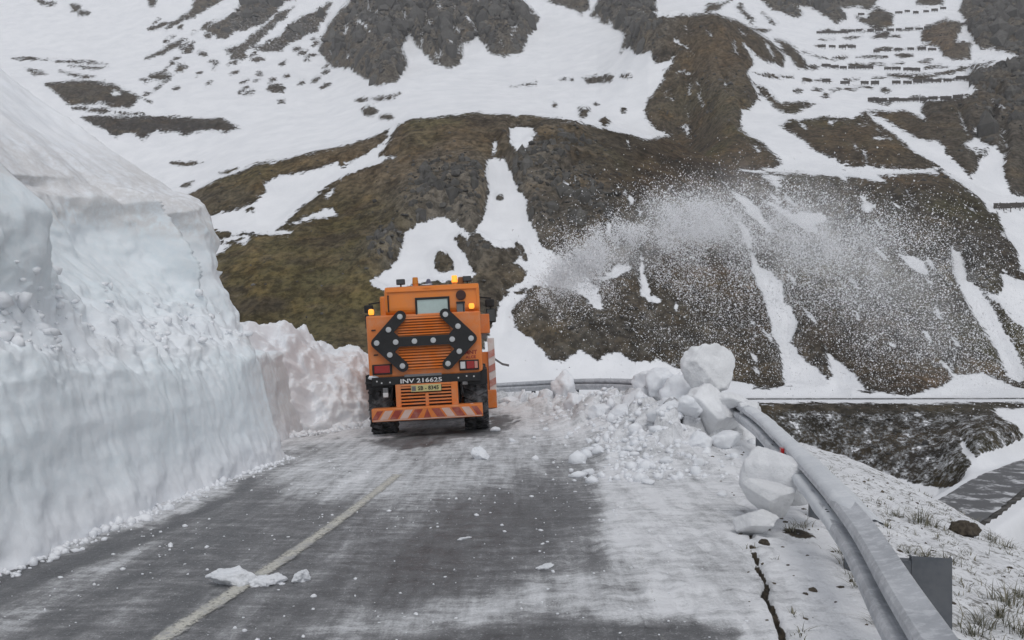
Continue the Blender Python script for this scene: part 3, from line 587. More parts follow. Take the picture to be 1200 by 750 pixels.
# ------------------------------------------------------------------ snow materials
def snow_mat(name, c=(.90, .91, .93), c2=(.82, .84, .87), bs=14, bstr=.5, bd=.03, attrs=False):
    n = N(name); v = n.coord(); a = n.noise(v, 1.7, 7, .65); b = n.noise(v, bs, 6, .68); f = n.noise(v, bs * 6, 3, .6)
    cc = n.mix(n.mr(n.math('ADD', n.math('MULTIPLY', a, .7), n.math('MULTIPLY', b, .3)), .36, .64), c2, c)
    if attrs:
        ice = n.attr('ice').outputs['Fac']; di = n.attr('dirt').outputs['Fac']
        i2 = n.math('MULTIPLY', ice, n.mr(a, .25, .7, .65, 1.0))
        cc = n.mix(i2, cc, n.mix(n.mr(b, .3, .7), (.73, .815, .85), (.82, .87, .89)))
        d2 = n.math('MULTIPLY', di, n.mr(n.math('ADD', b, n.math('MULTIPLY', a, .6)), .55, .95))
        cc = n.mix(d2, cc, (.62, .605, .595))
    n.set(Base_Color=cc, Roughness=.75, Specular_IOR_Level=.25)
    p = n.bump(b, bstr, bd); n.set(Normal=n.bump(f, .25, .006, p)); return n.m
M_SNOW = snow_mat('snow'); M_BANK = snow_mat('cut_snow', attrs=True, bs=9, bstr=.30, bd=.03); M_BLOCK = snow_mat('block_snow', (.89, .895, .905), (.80, .805, .815), 16, .7, .025)

# cut snow bank on the left
by = np.concatenate([np.linspace(-14, 3.4, 30), np.linspace(3.5, 17.6, 520), np.linspace(17.7, 21, 14)])
KX = np.array([.10, -.03, -.12, -.26, -.48, -.86, -1.26, -1.58, -1.74, -2.15, -5.3, -14.0, -40])
def zl(Y): return np.interp(Y, [-14, 5, 9, 11, 14, 16, 20], [3.4, 3.45, 3.62, 3.8, 4.0, 4.38, 4.5])
T = np.concatenate([np.linspace(0, 3, 80, endpoint=False), np.linspace(3, 5, 40, endpoint=False), np.linspace(5, 9, 110, endpoint=False), np.linspace(9, 10, 60, endpoint=False), np.linspace(10, 12, 16)])
BYY, TT = np.meshgrid(by, T, indexing='ij')
Xb = np.interp(BYY, [-14, 5, 7, 10, 13.6, 20], [-4.3, -4.15, -4.05, -3.92, -3.76, -3.7])
kz = np.stack([np.full_like(by, a) for a in (-.15, .5, 1.0, 1.44, 1.74, 2.12, 2.7, 3.3)] + [zl(by), zl(by) + .24, zl(by) + 2.55, zl(by) + 6.5, zl(by) + 12], 1)
BX = Xb + np.interp(TT, np.arange(13), KX)
i0 = np.clip(np.floor(TT).astype(int), 0, 11); ft = TT - i0; row = np.arange(len(by))[:, None]
BZ = kz[row, i0] * (1 - ft) + kz[row, np.minimum(i0 + 1, 12)] * ft
warp = .5 * fbm(BYY * .5, BZ * .6, seed=90, octv=3)
yy = BYY + warp + .22 * (BZ - 2.4)
scal = np.interp(yy, [-14, -8, -4, 0, 3, 5.5, 7.6, 8.4, 9.2, 10.0, 11.6, 12.8, 13.05, 13.25, 13.8, 14.3, 16.2], [0, .35, -.3, .3, -.3, 0, .46, .50, .10, -.34, -.46, -.12, .26, -.42, -.10, .20, 0])
wu = sstep(4.4, 6.8, TT) * sstep(9.6, 8.4, TT)
butt = np.exp(-((BYY - 8.2) / 1.1) ** 2) * sstep(3.2, 6.0, TT) * sstep(8.6, 6.3, TT) * .22
BX = BX + wu * scal * 1.35 + butt
BZ = BZ + .18 * sstep(7, 8, TT) * np.interp(yy, [5, 8, 9.6, 11.6, 13.0, 13.6, 15, 17], [0, .35, -.15, -.45, -.2, -1.2, .2, 0])
n_a = fbm(BYY * .9, BZ * .9, BX * .6, seed=101, octv=4); n_b = fbm(BYY * 3.2, BZ * 3.2, BX * 3, seed=111, octv=4); n_c = fbm(BYY * .7, BX * .7, seed=117, octv=4)
face = sstep(9.2, 8.6, TT)
BX = BX + face * (n_a * (.13 + .20 * wu) + n_b * (.016 + .085 * sstep(2.5, 4, TT) * sstep(6.8, 5.2, TT) + .012 * wu) + .07 * wu * fbm(yy * 1.1, BZ * .45 + 9, seed=119, octv=3, ridged=True))
BZ = BZ + (1 - face) * (n_c * .24 + n_b * .045) + sstep(7.2, 8, TT) * sstep(10, 8.6, TT) * .16 * fbm(BYY * 2.2, 5.0, seed=143, octv=4) + sstep(2.6, 4, TT) * sstep(6, 5, TT) * (.22 * n_a + .13 * n_b)
BZ = BZ + sstep(1.6, 3.4, TT) * sstep(6.2, 4.6, TT) * (.30 * fbm(BYY * .55, 3.3, seed=145, octv=4) + .10 * n_b)
BX = BX + sstep(2.4, 3.4, TT) * sstep(6, 4.6, TT) * .22 * fbm(BYY * 1.2, BZ * 1.2, seed=147, octv=4)
# ridges left by the blower's cutter along two grazing lines
for zc, slp, am in ((.62, .075, .035), (1.10, .035, .05)):
    zz = BZ - (zc + slp * (BYY - 7)); band = np.exp(-(zz / .13) ** 2) * sstep(5.2, 6.5, BYY) * sstep(12.4, 10.5, BYY)
    BX = BX - am * band * sstep(-.1, .5, pn(BYY * 8, zz * .8, seed=121)) * sstep(-.3, .3, pn(BYY * .8, 0, seed=125)) * sstep(2.95, 2.5, TT)
    BX = BX + .006 * sstep(.0, .12, zz) * sstep(2.95, 2.5, TT) * sstep(4, 6, BYY) * sstep(12.5, 11, BYY)
# spilled toe at the foot
BX = BX + sstep(.9, 0, BZ) * np.maximum(0, .09 + .12 * fbm(BYY * 2.2, BZ * 2.4, seed=131, octv=5)) * sstep(2.6, .4, TT)
rec = np.clip((BYY - (13.5 + .12 * n_b)) / .45, 0, 1) * .95 * sstep(4.6, 3.6, TT); BX = BX - rec
e2 = np.clip(BYY - (14.5 + .18 * (BZ < 3) + .35 * n_a), 0, None); BX = BX - sstep(3.2, 4.8, TT) * 3.0 * e2 ** 1.15; BZ = BZ - sstep(9, 12, TT) * .3 * e2
BZ = np.where(TT > 4.5, BZ - .55 * np.clip(BYY - 15.3, 0, 3) * sstep(4.5, 6, TT), BZ)
ice = sstep(.2, 1.2, TT) * sstep(8.3, 7.6, TT + .5 * n_a) * (1 - .55 * sstep(3.2, 3.8, TT) * sstep(5.4, 4.8, TT)) * (.75 + .5 * n_a)
dirt = np.maximum(sstep(6.9, 7.5, TT + .5 * n_a) * sstep(9.6, 9.0, TT) * .8, np.exp(-((TT - 3.8) / .35) ** 2) * sstep(-.1, .4, pn(BYY * .7, 0, seed=141)) * .8)
dirt = np.maximum(dirt, sstep(12.3, 13.6, BYY) * sstep(3.3, 2.6, TT) * .55); dirt = np.maximum(dirt, .12 * sstep(9, 10, TT) * sstep(.0, .5, n_c))
V = np.stack([BX, BYY, BZ], -1)
me = grid_mesh('snow_bank', V, {'ice': np.clip(ice, 0, 1), 'dirt': np.clip(dirt, 0, 1)}, flip=True)
tag(link('snow_bank', me, M_BANK), kind='structure')

wl = ((TT > 3.75) & (TT < 6.1) & (BYY > 4.5) & (BYY < 14.2)) * np.clip(.5 + 1.6 * n_a, .02, 2) * sstep(6.1, 4.6, TT); fl_ = rng.choice(wl.size, 420, p=(wl / wl.sum()).ravel()); ii, jj = np.unravel_index(fl_, wl.shape)
LEDGE = np.stack([BX[ii, jj], BYY[ii, jj], BZ[ii, jj]], -1) + rng.normal(0, .02, (420, 3)) - np.array((0, 0, .01)); LEDGE_S = np.clip(rng.lognormal(math.log(.028), .55, 420), .012, .10)

# lumpy ploughed pile beyond the cut wall
hx = np.linspace(-11.5, -2.55, 330); ht = np.concatenate([np.linspace(0, 1, 150, endpoint=False), np.linspace(1, 3, 60)])
HX, HT = np.meshgrid(hx, ht, indexing='xy')
top = np.interp(HX + .22 * fbm(HX * 1.7, 3.1, seed=151, octv=4), [-11.5, -9, -6.3, -5.75, -5.0, -4.75, -4.45, -3.75, -3.45, -3.15, -2.85], [2.5, 2.5, 2.4, 2.4, 2.3, 2.0, 1.72, 1.74, 1.45, .75, -.15])
yf = 17.5 + np.clip(HX + 4.9, -1.2, 3) * 1.25 + .35 * fbm(HX * .9, 1.7, seed=155, octv=3)
pz = np.interp(HT, [0, .12, .35, .7, 1, 1.3, 2, 3], [-.04, .22, .55, .88, 1, 1.0, .9, .3]); py_ = np.interp(HT, [0, .12, .35, .7, 1, 1.3, 2, 3], [0, .22, .75, 1.35, 1.9, 2.6, 4.2, 6.5])
HY = yf + py_; hz = top * pz
A = fbm(HX * 1.15, HY * 1.15, hz * 1.4, seed=161, octv=3); B = fbm(HX * 3.0, HY * 3.0, hz * 3.2, seed=163, octv=4); Cc = np.abs(fbm(HX * 1.9, HY * 1.9, hz * 2.1, seed=169, octv=3))
k = sstep(0, .10, HT) * np.clip(top, 0, 1); disp = (.62 * A + .26 * B + .10 * (Cc - .2)) * k
ny = np.interp(HT, [0, .7, 1.3], [-.85, -.6, -.1]); HY = HY + disp * ny; hz = hz + disp * np.sqrt(1 - ny * ny) * .8
hz = hz + zbase(HX, HY, HX * 0 - 5) - .03
me = grid_mesh('snow_pile', np.stack([HX, HY, hz], -1))
tag(link('snow_pile', me, M_SNOW), kind='structure')

# ------------------------------------------------------------------ loose snow blocks
def chunk_mesh(name, seed, sub=4, cuts=6, rough=.10, sx=1, sy=1, sz=1):
    r = random.Random(seed); bm = bmesh.new(); bmesh.ops.create_icosphere(bm, subdivisions=sub, radius=1)
    co = np.array([q.co[:] for q in bm.verts])
    for _ in range(cuts):
        nn = np.array([r.gauss(0, 1), r.gauss(0, 1), r.gauss(0, .9)]); nn /= np.linalg.norm(nn); c = r.uniform(.46, .80)
        d = co @ nn; over = np.clip(d - c, 0, None); co = co - np.outer(over * .90, nn)
    co *= np.array((sx, sy, sz)); X_, Y_, Z_ = co.T
    f = fbm(X_ * 1.4 + seed, Y_ * 1.4, Z_ * 1.4, seed=seed, octv=3); f2 = fbm(X_ * 4.5 + seed, Y_ * 4.5, Z_ * 4.5, seed=seed + 5, octv=4); f3 = np.clip(fbm(X_ * 2.6 + seed, Y_ * 2.6, Z_ * 2.6, seed=seed + 9, octv=3, ridged=True), 0, 1)
    co = co * (1 + rough * f[:, None] * 2.2 + rough * .6 * f2[:, None] - rough * .7 * f3[:, None])
    for q, c in zip(bm.verts, co): q.co = c
    me = bpy.data.meshes.new(name); bm.to_mesh(me); bm.free(); me.shade_smooth(); return me
def chunk(x, y, zc, r, label, seed, group=None, s=(1, 1, 1), rot=(0, 0, 0), mat=None, sub=5, cuts=6, name='snow_block', rough=.10, cat='snow block'):
    me = chunk_mesh(name, seed, sub, cuts, rough, *s)
    r *= 1.12; o = link(name, me, mat or M_BLOCK, None, (x, y, zc), rot, (r, r, r)); return tag(o, label, cat, group)
p = pt(830, 431, 14.2); chunk(p.x, p.y, p.z, .42, 'large rounded snow boulder balanced on top of the berm by the guardrail', 3, s=(1.0, .85, .98), rot=(0, R(12), R(20)), cuts=7)
p = pt(836, 484, 13.4); chunk(p.x, p.y, p.z, .50, 'big white snow block below the balanced boulder, where the guardrail emerges', 12, s=(1.05, .9, .92), rot=(0, R(-18), R(50)), cuts=8)
p = pt(868, 506, 13.9); chunk(p.x, p.y, p.z - .1, .36, 'grey snow block under the buried end of the guardrail', 15, s=(1.1, .8, .75), mat=M_BLOCK)
p = pt(856, 470, 13.3); chunk(p.x, p.y, p.z, .20, 'small snow lump lying on the guardrail end beside the big block', 19, s=(1.4, .9, .7))
p = pt(879, 479, 13.0); chunk(p.x, p.y, p.z, .14, 'smallest snow lump on top of the guardrail where it emerges', 23, s=(1.3, .9, .8))
p = pt(918, 562, 8.25); chunk(p.x, p.y, p.z, .37, 'largest fallen snow block leaning against the guardrail', 31, s=(1.02, .85, .95), rot=(R(5), R(8), R(-25)), cuts=8, rough=.06)
p = pt(906, 583, 7.75); chunk(p.x, p.y, p.z, .25, 'wedge shaped snow slab in front of the block leaning on the guardrail', 37, s=(1.15, .8, .62), rot=(R(-6), R(24), R(15)), cuts=8, rough=.06)
p = pt(884, 613, 7.6); chunk(p.x, p.y, p.z, .18, 'low rounded snow lump at the foot of the fallen blocks by the crack', 41, s=(1.2, .9, .65), rough=.08)
BL = ['rounded snow lump on the berm left of the balanced boulder', 'snow lump wedged right under the left side of the balanced boulder', 'broad snow lump halfway down the berm face below the boulder', 'flattish snow lump at the left foot of the main berm heap', 'long snow lump low on the berm, left of the grey block',
 'small snow lump at the base of the berm nearest the bare road', 'upright snow lump on the berm crest touching the boulder', 'snow lump beside the half buried far guardrail section', 'snow lump on the berm crest next to the right end of the far guardrail section', 'tall snow lump just left of the visible far guardrail section',
 'tallest upright snow lump on the low berm between truck and far guardrail', 'narrow upright snow lump second from the truck on the low berm', 'small upright snow lump next to the blower head of the truck', 'squat snow lump in front of the narrow upright lumps by the truck', 'lowest snow lump by the right front wheel of the truck',
 'snow lump under the grey block at the guardrail end', 'flat wide snow lump low on the berm facing the road', 'flat snow lump on the road side toe of the berm, left part', 'small flat snow lump farthest left on the berm toe']
for i, (x, yp, Y, w, s) in enumerate([(775, 468, 15.6, .40, (1, .9, .8)), (800, 470, 14.9, .42, (.9, .9, .95)), (784, 497, 14.4, .38, (1.1, .9, .7)), (752, 486, 15.6, .36, (1.1, .8, .8)), (806, 508, 13.2, .26, (1.3, .8, .7)), (818, 532, 12.4, .20, (1.1, .8, .7)),
        (812, 452, 15.2, .30, (1, 1, .8)), (748, 472, 17.0, .30, (1.2, .9, .7)), (765, 450, 17.2, .36, (1.1, .9, .8)), (676, 474, 19.0, .30, (.9, .8, .95)), (660, 466, 20.6, .36, (.8, .8, 1.0)),
        (640, 474, 20.6, .22, (.8, .8, 1.1)), (612, 474, 21.6, .20, (.8, .7, 1.2)), (626, 478, 21.2, .18, (1, .8, .9)), (598, 478, 21.8, .26, (1.2, .8, .7)), (852, 528, 12.6, .24, (1.3, .9, .7)), (786, 520, 13.4, .26, (1.4, .8, .6)), (730, 500, 15.4, .30, (1.3, .8, .6)), (705, 495, 16.2, .26, (1.2, .8, .7))]):
    q = pt(x, yp, Y); z = max(q.z, zg(q.x, Y) + .05)
    chunk(q.x, Y, z, w, BL[i], 60 + i, 'snow lumps heaped along the guardrail', s, (R(random.uniform(-15, 15)), R(random.uniform(-15, 15)), R(random.uniform(0, 180))), sub=4, mat=M_SNOW, rough=.16)
def ground_chunk(px, py, r, label, seed, s, group=None, Y=None, n='snow_clump', **k):
    Yv = 1.8 / (py - 400) * 1000 if Y is None else Y; x = (px - 600) / 1000 * Yv
    return chunk(x, Yv, zg(x, Yv) + r * s[2] * .45, r, label, seed, group, s, (0, 0, R(random.uniform(0, 60))), name=n, cat='snow clump', mat=M_SNOW, **k)
ground_chunk(276, 684, .17, 'wide crumbly snow clump lying across the yellowish lane line', 101, (1.15, .7, .55), rough=.22)
ground_chunk(306, 684, .13, 'low crumbly snow lump on the lane line beside the wide clump', 107, (1.3, .8, .35), rough=.25)
ground_chunk(352, 680, .085, 'small snow clump right of the lane line', 103, (1.1, .8, .8), rough=.22)
ground_chunk(562, 540, .16, 'small snow clump alone on the road behind the truck', 105, (1.1, .8, .75), rough=.2)
ground_chunk(545, 632, .04, 'flat snow scrap lying on the dark bare asphalt', 109, (1.8, .7, .3), rough=.2)
ground_chunk(640, 668, .05, 'low crumbly snow scrap at the edge of the dark asphalt patch', 113, (1.9, .8, .35), rough=.2)
for i, (x, y) in enumerate([(625, 520), (668, 520), (735, 545), (600, 522), (690, 560), (780, 558), (760, 575), (820, 560), (846, 588), (580, 508), (640, 512)]):
    ground_chunk(x, y, random.uniform(.05, .10), 'tiny snow crumb scattered on the slushy road', 130 + i, (1.3, .9, .7), 'snow crumbs scattered on the road', n='snow_crumb', sub=2, rough=.2)
# crumbled rubble round the berm, the foot of the cut bank and the pile
m = 2600; S = rng.uniform(0, 1, m); ry_ = rng.uniform(10.5, 24, m); rx_ = np.interp(ry_, RAIL[:170, 1], RAIL[:170, 0]) + rng.normal(-1.35, .55, m)
tx_ = np.interp(ry_ * .75, [5, 7, 10, 13.6, 20], [-4.15, -4.05, -3.92, -3.76, -3.7]); pick = rng.random(m)
ry_ = np.where(pick < .20, rng.uniform(5.5, 13.8, m), ry_); rx_ = np.where(pick < .20, np.interp(ry_, [5, 7, 10, 13.6], [-4.15, -4.05, -3.92, -3.76]) + .12 + np.abs(rng.normal(-.04, .10, m)), rx_)
pk = (pick > .28) & (pick < .42); rx_ = np.where(pk, rng.uniform(-4.9, -3.0, m), rx_); ry_ = np.where(pk, 17.35 + (rx_ + 4.9) * 1.25 - np.abs(rng.normal(0, .35, m)), ry_)
sz_ = np.clip(rng.lognormal(math.log(.035), .55, m), .012, .13) * np.where(pick < .28, .5, 1)
ok_ = (rx_ < -2.75) | (rx_ > -.3) | (ry_ < 15.8); P = np.array([(a, b, zg(a, b) + .2 * c) for a, b, c in zip(rx_[ok_], ry_[ok_], sz_[ok_])])
scatter(np.vstack([P, LEDGE]), np.concatenate([sz_[ok_], LEDGE_S]), .8, 'snow_rubble', M_SNOW, None, True)
m = 2200; yy_ = rng.uniform(4.4, 15, m) ** 1.0; xx_ = rng.uniform(-3.6, 1.6, m); mm_ = (pn(xx_ * 1.1, yy_ * .5, seed=77) + .35 > rng.uniform(0, 1.0, m)) & (rng.random(m) < 5.5 / yy_)
P = np.array([(a, b, zg(a, b) + .003) for a, b in zip(xx_[mm_], yy_[mm_])]); scatter(P, np.clip(rng.lognormal(math.log(.0085), .5, len(P)), .004, .026), .7, 'slush_crumbs', M_SNOW, None, True)
# rocks and stones on the verge
n = N('lichen_rock'); v = n.coord(); a = n.noise(v, 3, 6, .6); b = n.noise(v, 14, 5, .65)
n.set(Base_Color=n.mix(n.mr(a, .4, .6), (.055, .042, .030), (.105, .085, .060)), Roughness=.85, Normal=n.bump(b, .7, .05)); M_STONE = n.m
Yr = 9.6; xr = .530 * Yr
tag(link('rock', chunk_mesh('rock', 211, 4, 6, .20, 1.1, .9, .8), M_STONE, None, (xr, Yr, zg(xr, Yr) + .06), (0, R(8), 0), (.17,) * 3), 'brown lichen covered rock lying in the snow beyond the guardrail', 'rock')
for x, y, r, l in [(1.02 * .49 * 6.5, 6.9, .045, 'small dark stone in the thin snow behind the guardrail'), (2.15, 7.25, .05, 'small dark stone beside the soil crack at the foot of the blocks')]:
    tag(link('stone', chunk_mesh('stone', int(x * 100), 2, 5, .1, 1.2, .9, .7), M_STONE, None, (x, y, zg(x, y) + .015), (0, 0, 0), (r,) * 3), l, 'stone')

Pv = []
for _ in range(260):
    Yv = random.uniform(4, 13); xv = float(np.interp(Yv, RAIL[:170, 1], RAIL[:170, 0])) + random.uniform(-.6, 3.0); Pv.append((xv, Yv, zg(xv, Yv)))
scatter(np.array(Pv), np.clip(rng.lognormal(math.log(.014), .5, 260), .006, .05), .7, 'gravel', M_STONE)
# grass tufts poking through the verge snow (uncountable: one object)
gvs, gfs, gcol = [], [], []
def tuft(x, y, size, nb):
    z0 = zg(x, y)
    for _ in range(nb):
        a = random.uniform(0, 2 * math.pi); r = abs(random.gauss(0, size * .45)); bxp, byp = x + r * math.cos(a), y + r * math.sin(a)
        lean = random.uniform(.3, 1.35); L = size * random.uniform(.45, 1.15); w = random.uniform(.003, .0065); d = a + random.gauss(0, .6)
        dx, dy = math.cos(d), math.sin(d); px_, py_ = -dy, dx; k0 = len(gvs); shade = random.random()
        for t in (0, .35, .7, 1):
            o = L * lean * t * t * .9; zz = z0 - .02 + L * t * (1 - .38 * lean * t); ww = w * (1 - t * .85)
            gvs.append((bxp + dx * o + px_ * ww, byp + dy * o + py_ * ww, zz)); gvs.append((bxp + dx * o - px_ * ww, byp + dy * o - py_ * ww, zz)); gcol.extend((shade, shade))
        for t in range(3): gfs.append((k0 + 2 * t, k0 + 2 * t + 1, k0 + 2 * t + 3, k0 + 2 * t + 2))
for px_, py_, sz, nb in [(1078, 612, .24, 90), (1050, 605, .15, 40), (1040, 618, .12, 30), (1095, 618, .16, 40), (1160, 632, .16, 50), (1178, 640, .14, 40), (1085, 655, .15, 50), (1065, 648, .12, 30), (1112, 660, .15, 45), (1180, 708, .20, 80), (1170, 722, .16, 60), (1195, 700, .16, 50), (1150, 735, .18, 70), (1140, 745, .16, 60), (1195, 742, .16, 50),
                       (1000, 660, .17, 60), (1008, 676, .17, 70), (1020, 692, .16, 70), (1030, 700, .13, 60), (1042, 735, .16, 80), (1055, 745, .15, 70), (985, 648, .12, 35), (958, 602, .12, 50), (975, 612, .11, 40), (940, 618, .12, 45), (925, 622, .11, 40), (1130, 690, .12, 25), (1140, 600, .12, 25), (1020, 630, .10, 25), (1075, 700, .10, 20), (1100, 712, .12, 30), (880, 645, .08, 14), (905, 655, .07, 12), (930, 720, .08, 14), (940, 742, .1, 18)]:
    Yv = 1.95 / (py_ - 400) * 1000
    for _ in range(6):
        xv = (px_ - 600) / 1000 * Yv; Yv += ((CAMZ - zg(xv, Yv)) / (py_ - 400) * 1000 - Yv) * .7
    tuft((px_ - 600) / 1000 * Yv, Yv, sz, nb)
for _ in range(330):
    Yv = random.uniform(4, 13); d_ = random.uniform(.4, 3.2); xv = float(np.interp(Yv, RAIL[:, 1][:200], RAIL[:, 0][:200])) + d_
    tuft(xv, Yv, random.uniform(.04, .10), random.randint(4, 14))
me = bpy.data.meshes.new('grass'); me.from_pydata(gvs, [], gfs); me.attributes.new('shade', 'FLOAT', 'POINT').data.foreach_set('value', np.array(gcol, np.float32))
n = N('dry_grass'); n.set(Base_Color=n.ramp(n.attr('shade').outputs['Fac'], [(0, (.060, .065, .040)), (.40, (.12, .115, .075)), (.70, (.22, .20, .14)), (1, (.50, .49, .47))]), Roughness=.8)
tag(link('grass', me, n.m), kind='stuff')

# ------------------------------------------------------------------ guardrail
n = N('galvanised_steel'); v = n.coord(); a = n.noise(v, 2.2, 6, .6); b = n.noise(v, 26, 5, .65); c = n.noise(v, 11, 7, .75)
cs = n.mix(n.mr(a, .3, .7), (.40, .415, .44), (.56, .575, .60)); cs = n.mix(n.mr(c, .60, .72, 0, .5), cs, (.20, .195, .19))
sn = n.mr(n.math('ADD', c, n.math('MULTIPLY', b, .5)), .70, .90, 0, .5); cs = n.mix(sn, cs, (.80, .81, .83))
n.set(Base_Color=cs, Metallic=.25, Roughness=n.mr(b, .3, .7, .40, .62), Normal=n.bump(n.math('ADD', b, n.math('MULTIPLY', sn, .5)), .2, .008)); M_STEEL = n.m
M_POST = paint('post_steel', (.085, .095, .11), .55, .2, .3, (.25, .25, .25))
rail = empty('guardrail', (2.66, 7.5, 0)); tag(rail, 'snow dusted steel guardrail bending along the outer edge of the road', 'guardrail')
arc = np.concatenate([[0], np.cumsum(np.linalg.norm(np.diff(RAIL, axis=0), axis=1))])
LEAN = R(24)
PROF = [(.0, .0), (-.012, .012), (-.050, .042), (-.088, .066), (-.094, .095), (-.088, .124), (-.050, .140), (-.002, .155), (-.050, .170), (-.088, .186), (-.094, .215), (-.088, .244), (-.050, .268), (-.012, .298), (.0, .31)]
def rail_frame(s):
    x = np.interp(s, arc, RAIL[:, 0]); y = np.interp(s, arc, RAIL[:, 1]); x2 = np.interp(s + .05, arc, RAIL[:, 0]); y2 = np.interp(s + .05, arc, RAIL[:, 1])
    T_ = Vector((x2 - x, y2 - y, 0)).normalized(); return Vector((x, y, 0)), T_, Vector((T_.y, -T_.x, 0))
def rail_z(x, y):
    d = 0.0; return float(zbase(np.array(x), np.array(y), np.array(-.3)))
def sweep(name, s0, s1, prof, mat, lean=LEAN, zoff=.44, thick=.006, step=.12, jitter=None, off=0.0):
    S = np.arange(s0, s1 + step, step); m = len(prof); vs = np.zeros((len(S), 2 * m, 3))
    for i, s in enumerate(S):
        o, T_, Nr = rail_frame(s); zr = rail_z(o.x, o.y) + zoff
        for side in (0, 1):
            for j, (a, b) in enumerate(prof):
                ta = min(1.0, (s - s0) / .7, (s1 + step - s) / .7) if jitter else 1.0; ta = max(0.0, ta) ** .7
                a2 = a + side * thick
                if jitter: a2 += .055 * (1 - ta); b -= .02 * (1 - ta)
                if jitter: a2, b = jitter(s, a2, b, j)
                aa = a2 * math.cos(lean) + b * math.sin(lean); bb = -a2 * math.sin(lean) + b * math.cos(lean)
                q = o + Nr * (aa + off); vs[i, j if side == 0 else 2 * m - 1 - j] = (q.x - rail.location.x, q.y - rail.location.y, zr + bb)
    vs = np.concatenate([vs, vs[:, :1]], 1)
    me = grid_mesh(name, vs, flip=False); return link(name, me, mat, rail)
s_of_y = lambda Y: float(np.interp(Y, RAIL[:170, 1], arc[:170]))
s = 0.0
cuts = [s_of_y(-5.5), s_of_y(-1.6), s_of_y(2.5), s_of_y(6.05), s_of_y(9.9), s_of_y(14.0)]
end = arc[-1] - 6
cuts += list(np.arange(cuts[-1] + 4, end, 4.0)) + [end]
for i in range(len(cuts) - 1):
    bo = sweep('beam', cuts[i], cuts[i + 1] + .14, PROF, M_STEEL, off=.004 * (i % 2)); bo.data.polygons.foreach_set('use_smooth', np.zeros(len(bo.data.polygons), bool))
for i, s in enumerate(np.arange(s_of_y(4.55) - 8, end, 2.05)):
    o, T_, Nr = rail_frame(s); bm = bmesh.new()
    q = o + Nr * (.36 if abs(o.y - 4.3) < .9 else .27); near = abs(o.y - 4.3) < .9; hw = .10 if near else .055; zt = rail_z(o.x, o.y) + (.63 if near else .57); zb = zg(q.x, q.y) - .3
    M = Matrix.Translation(q - rail.location) @ Matrix(((Nr.x, T_.x, 0, 0), (Nr.y, T_.y, 0, 0), (0, 0, 1, 0), (0, 0, 0, 1)))
    bx(bm, -hw, hw, -.004, .004, zb, zt, M); bx(bm, -hw - .004, -hw + .004, -.04, .036, zb, zt + .001, M); bx(bm, hw - .004, hw + .004, -.003, .036, zb, zt + .001, M)
    bx(bm, -.30 if near else -.21, -hw - .005, -.035, .035, zt - .12, zt - .02, M)
    fin('post', bm, M_POST, rail)
# snow lying along the beam: cap on the top wave and a strip stuck on the lower wave
def capj(ph, amp):
    def f(s, a, b, j):
        k = float(pn(np.array(s * 2.3 + ph), np.array(j * .35), seed=171)); return a, b + amp * max(-.6, k) * (1 if j not in (0, 6) else 0)
    return f
M_CAP = snow_mat('rail_snow', (.76, .775, .79), (.62, .64, .665), 18, .4, .015)
CAP = [(-.092, .222), (-.096, .246), (-.074, .277), (-.035, .300), (-.005, .322), (.02, .326), (.03, .312)]
sweep('snow_cap', s_of_y(5.35), s_of_y(13.2), CAP, M_CAP, jitter=capj(0, .012), thick=.03, step=.06)
LOW = [(-.03, .03), (-.072, .045), (-.097, .07), (-.103, .098), (-.096, .124), (-.055, .142), (-.03, .152)]
sweep('snow_strip', s_of_y(5.15), s_of_y(8.4), LOW, M_CAP, jitter=capj(40, .010), thick=.02, step=.06)
for c_ in cuts[1:6]:
    for ds in (.03, .11):
        for pa, pb in ((-.055, .062), (-.055, .128), (-.055, .182), (-.055, .248)):
            o, T_, Nr = rail_frame(c_ + ds); a2 = pa - .012; aa = a2 * math.cos(LEAN) + pb * math.sin(LEAN); bb = -a2 * math.sin(LEAN) + pb * math.cos(LEAN); q = o + Nr * aa - rail.location
            bm = bmesh.new(); bmesh.ops.create_uvsphere(bm, u_segments=8, v_segments=5, radius=.014); fin('bolt', bm, M_POST, rail, loc=(q.x, q.y, rail_z(o.x, o.y) + .44 + bb))
sref = s_of_y(9.05); o, T_, Nr = rail_frame(sref); bm = bmesh.new(); q = o - Nr * .0 - rail.location
M = Matrix.Translation(Vector((q.x, q.y, rail_z(o.x, o.y) + .60))) @ Matrix(((Nr.x, T_.x, 0, 0), (Nr.y, T_.y, 0, 0), (0, 0, 1, 0), (0, 0, 0, 1)))
bx(bm, -.035, .0, -.06, .06, -.075, .075, M)
nr = N('red_reflector'); nr.set(Base_Color=(.45, .02, .02), Roughness=.25); fin('reflector', bm, nr.m, rail, bevel=.006)

# ------------------------------------------------------------------ snow blower truck
TXo, TYo = -1.60, 16.55
zl_, zr_ = [float(zbase(np.array(x), np.array(TYo + .8), np.array(-3.))) for x in (-2.6, -.55)]
TZo = (zl_ + zr_) / 2 - .015
truck = empty('snow_blower_truck', (TXo, TYo, TZo), (0, -R(3.0), R(2.2)))
tag(truck, 'orange snow blower truck seen from behind with black double arrow board', 'snow blower truck')
ORANGE = paint('orange_paint', (.74, .205, .013), .38, 0, .30, (.42, .20, .13), 2.2, .15)
ORANGE2 = paint('dusty_orange_paint', (.68, .180, .024), .44, 0, .5, (.56, .30, .18), 3.2, .1)
BLACK = paint('black_paint', (.006, .006, .007), .6, 0, .25, (.05, .05, .05)); RUBBER = paint('tyre_rubber', (.014, .014, .015), .75, 0, .75, (.20, .20, .205), 6)
DARKRED = paint('red_stripe', (.30, .040, .022), .5, 0, .45, (.45, .28, .24), 6); OFFW = paint('pale_stripe', (.62, .46, .40), .55, 0, .5, (.5, .25, .17), 6)
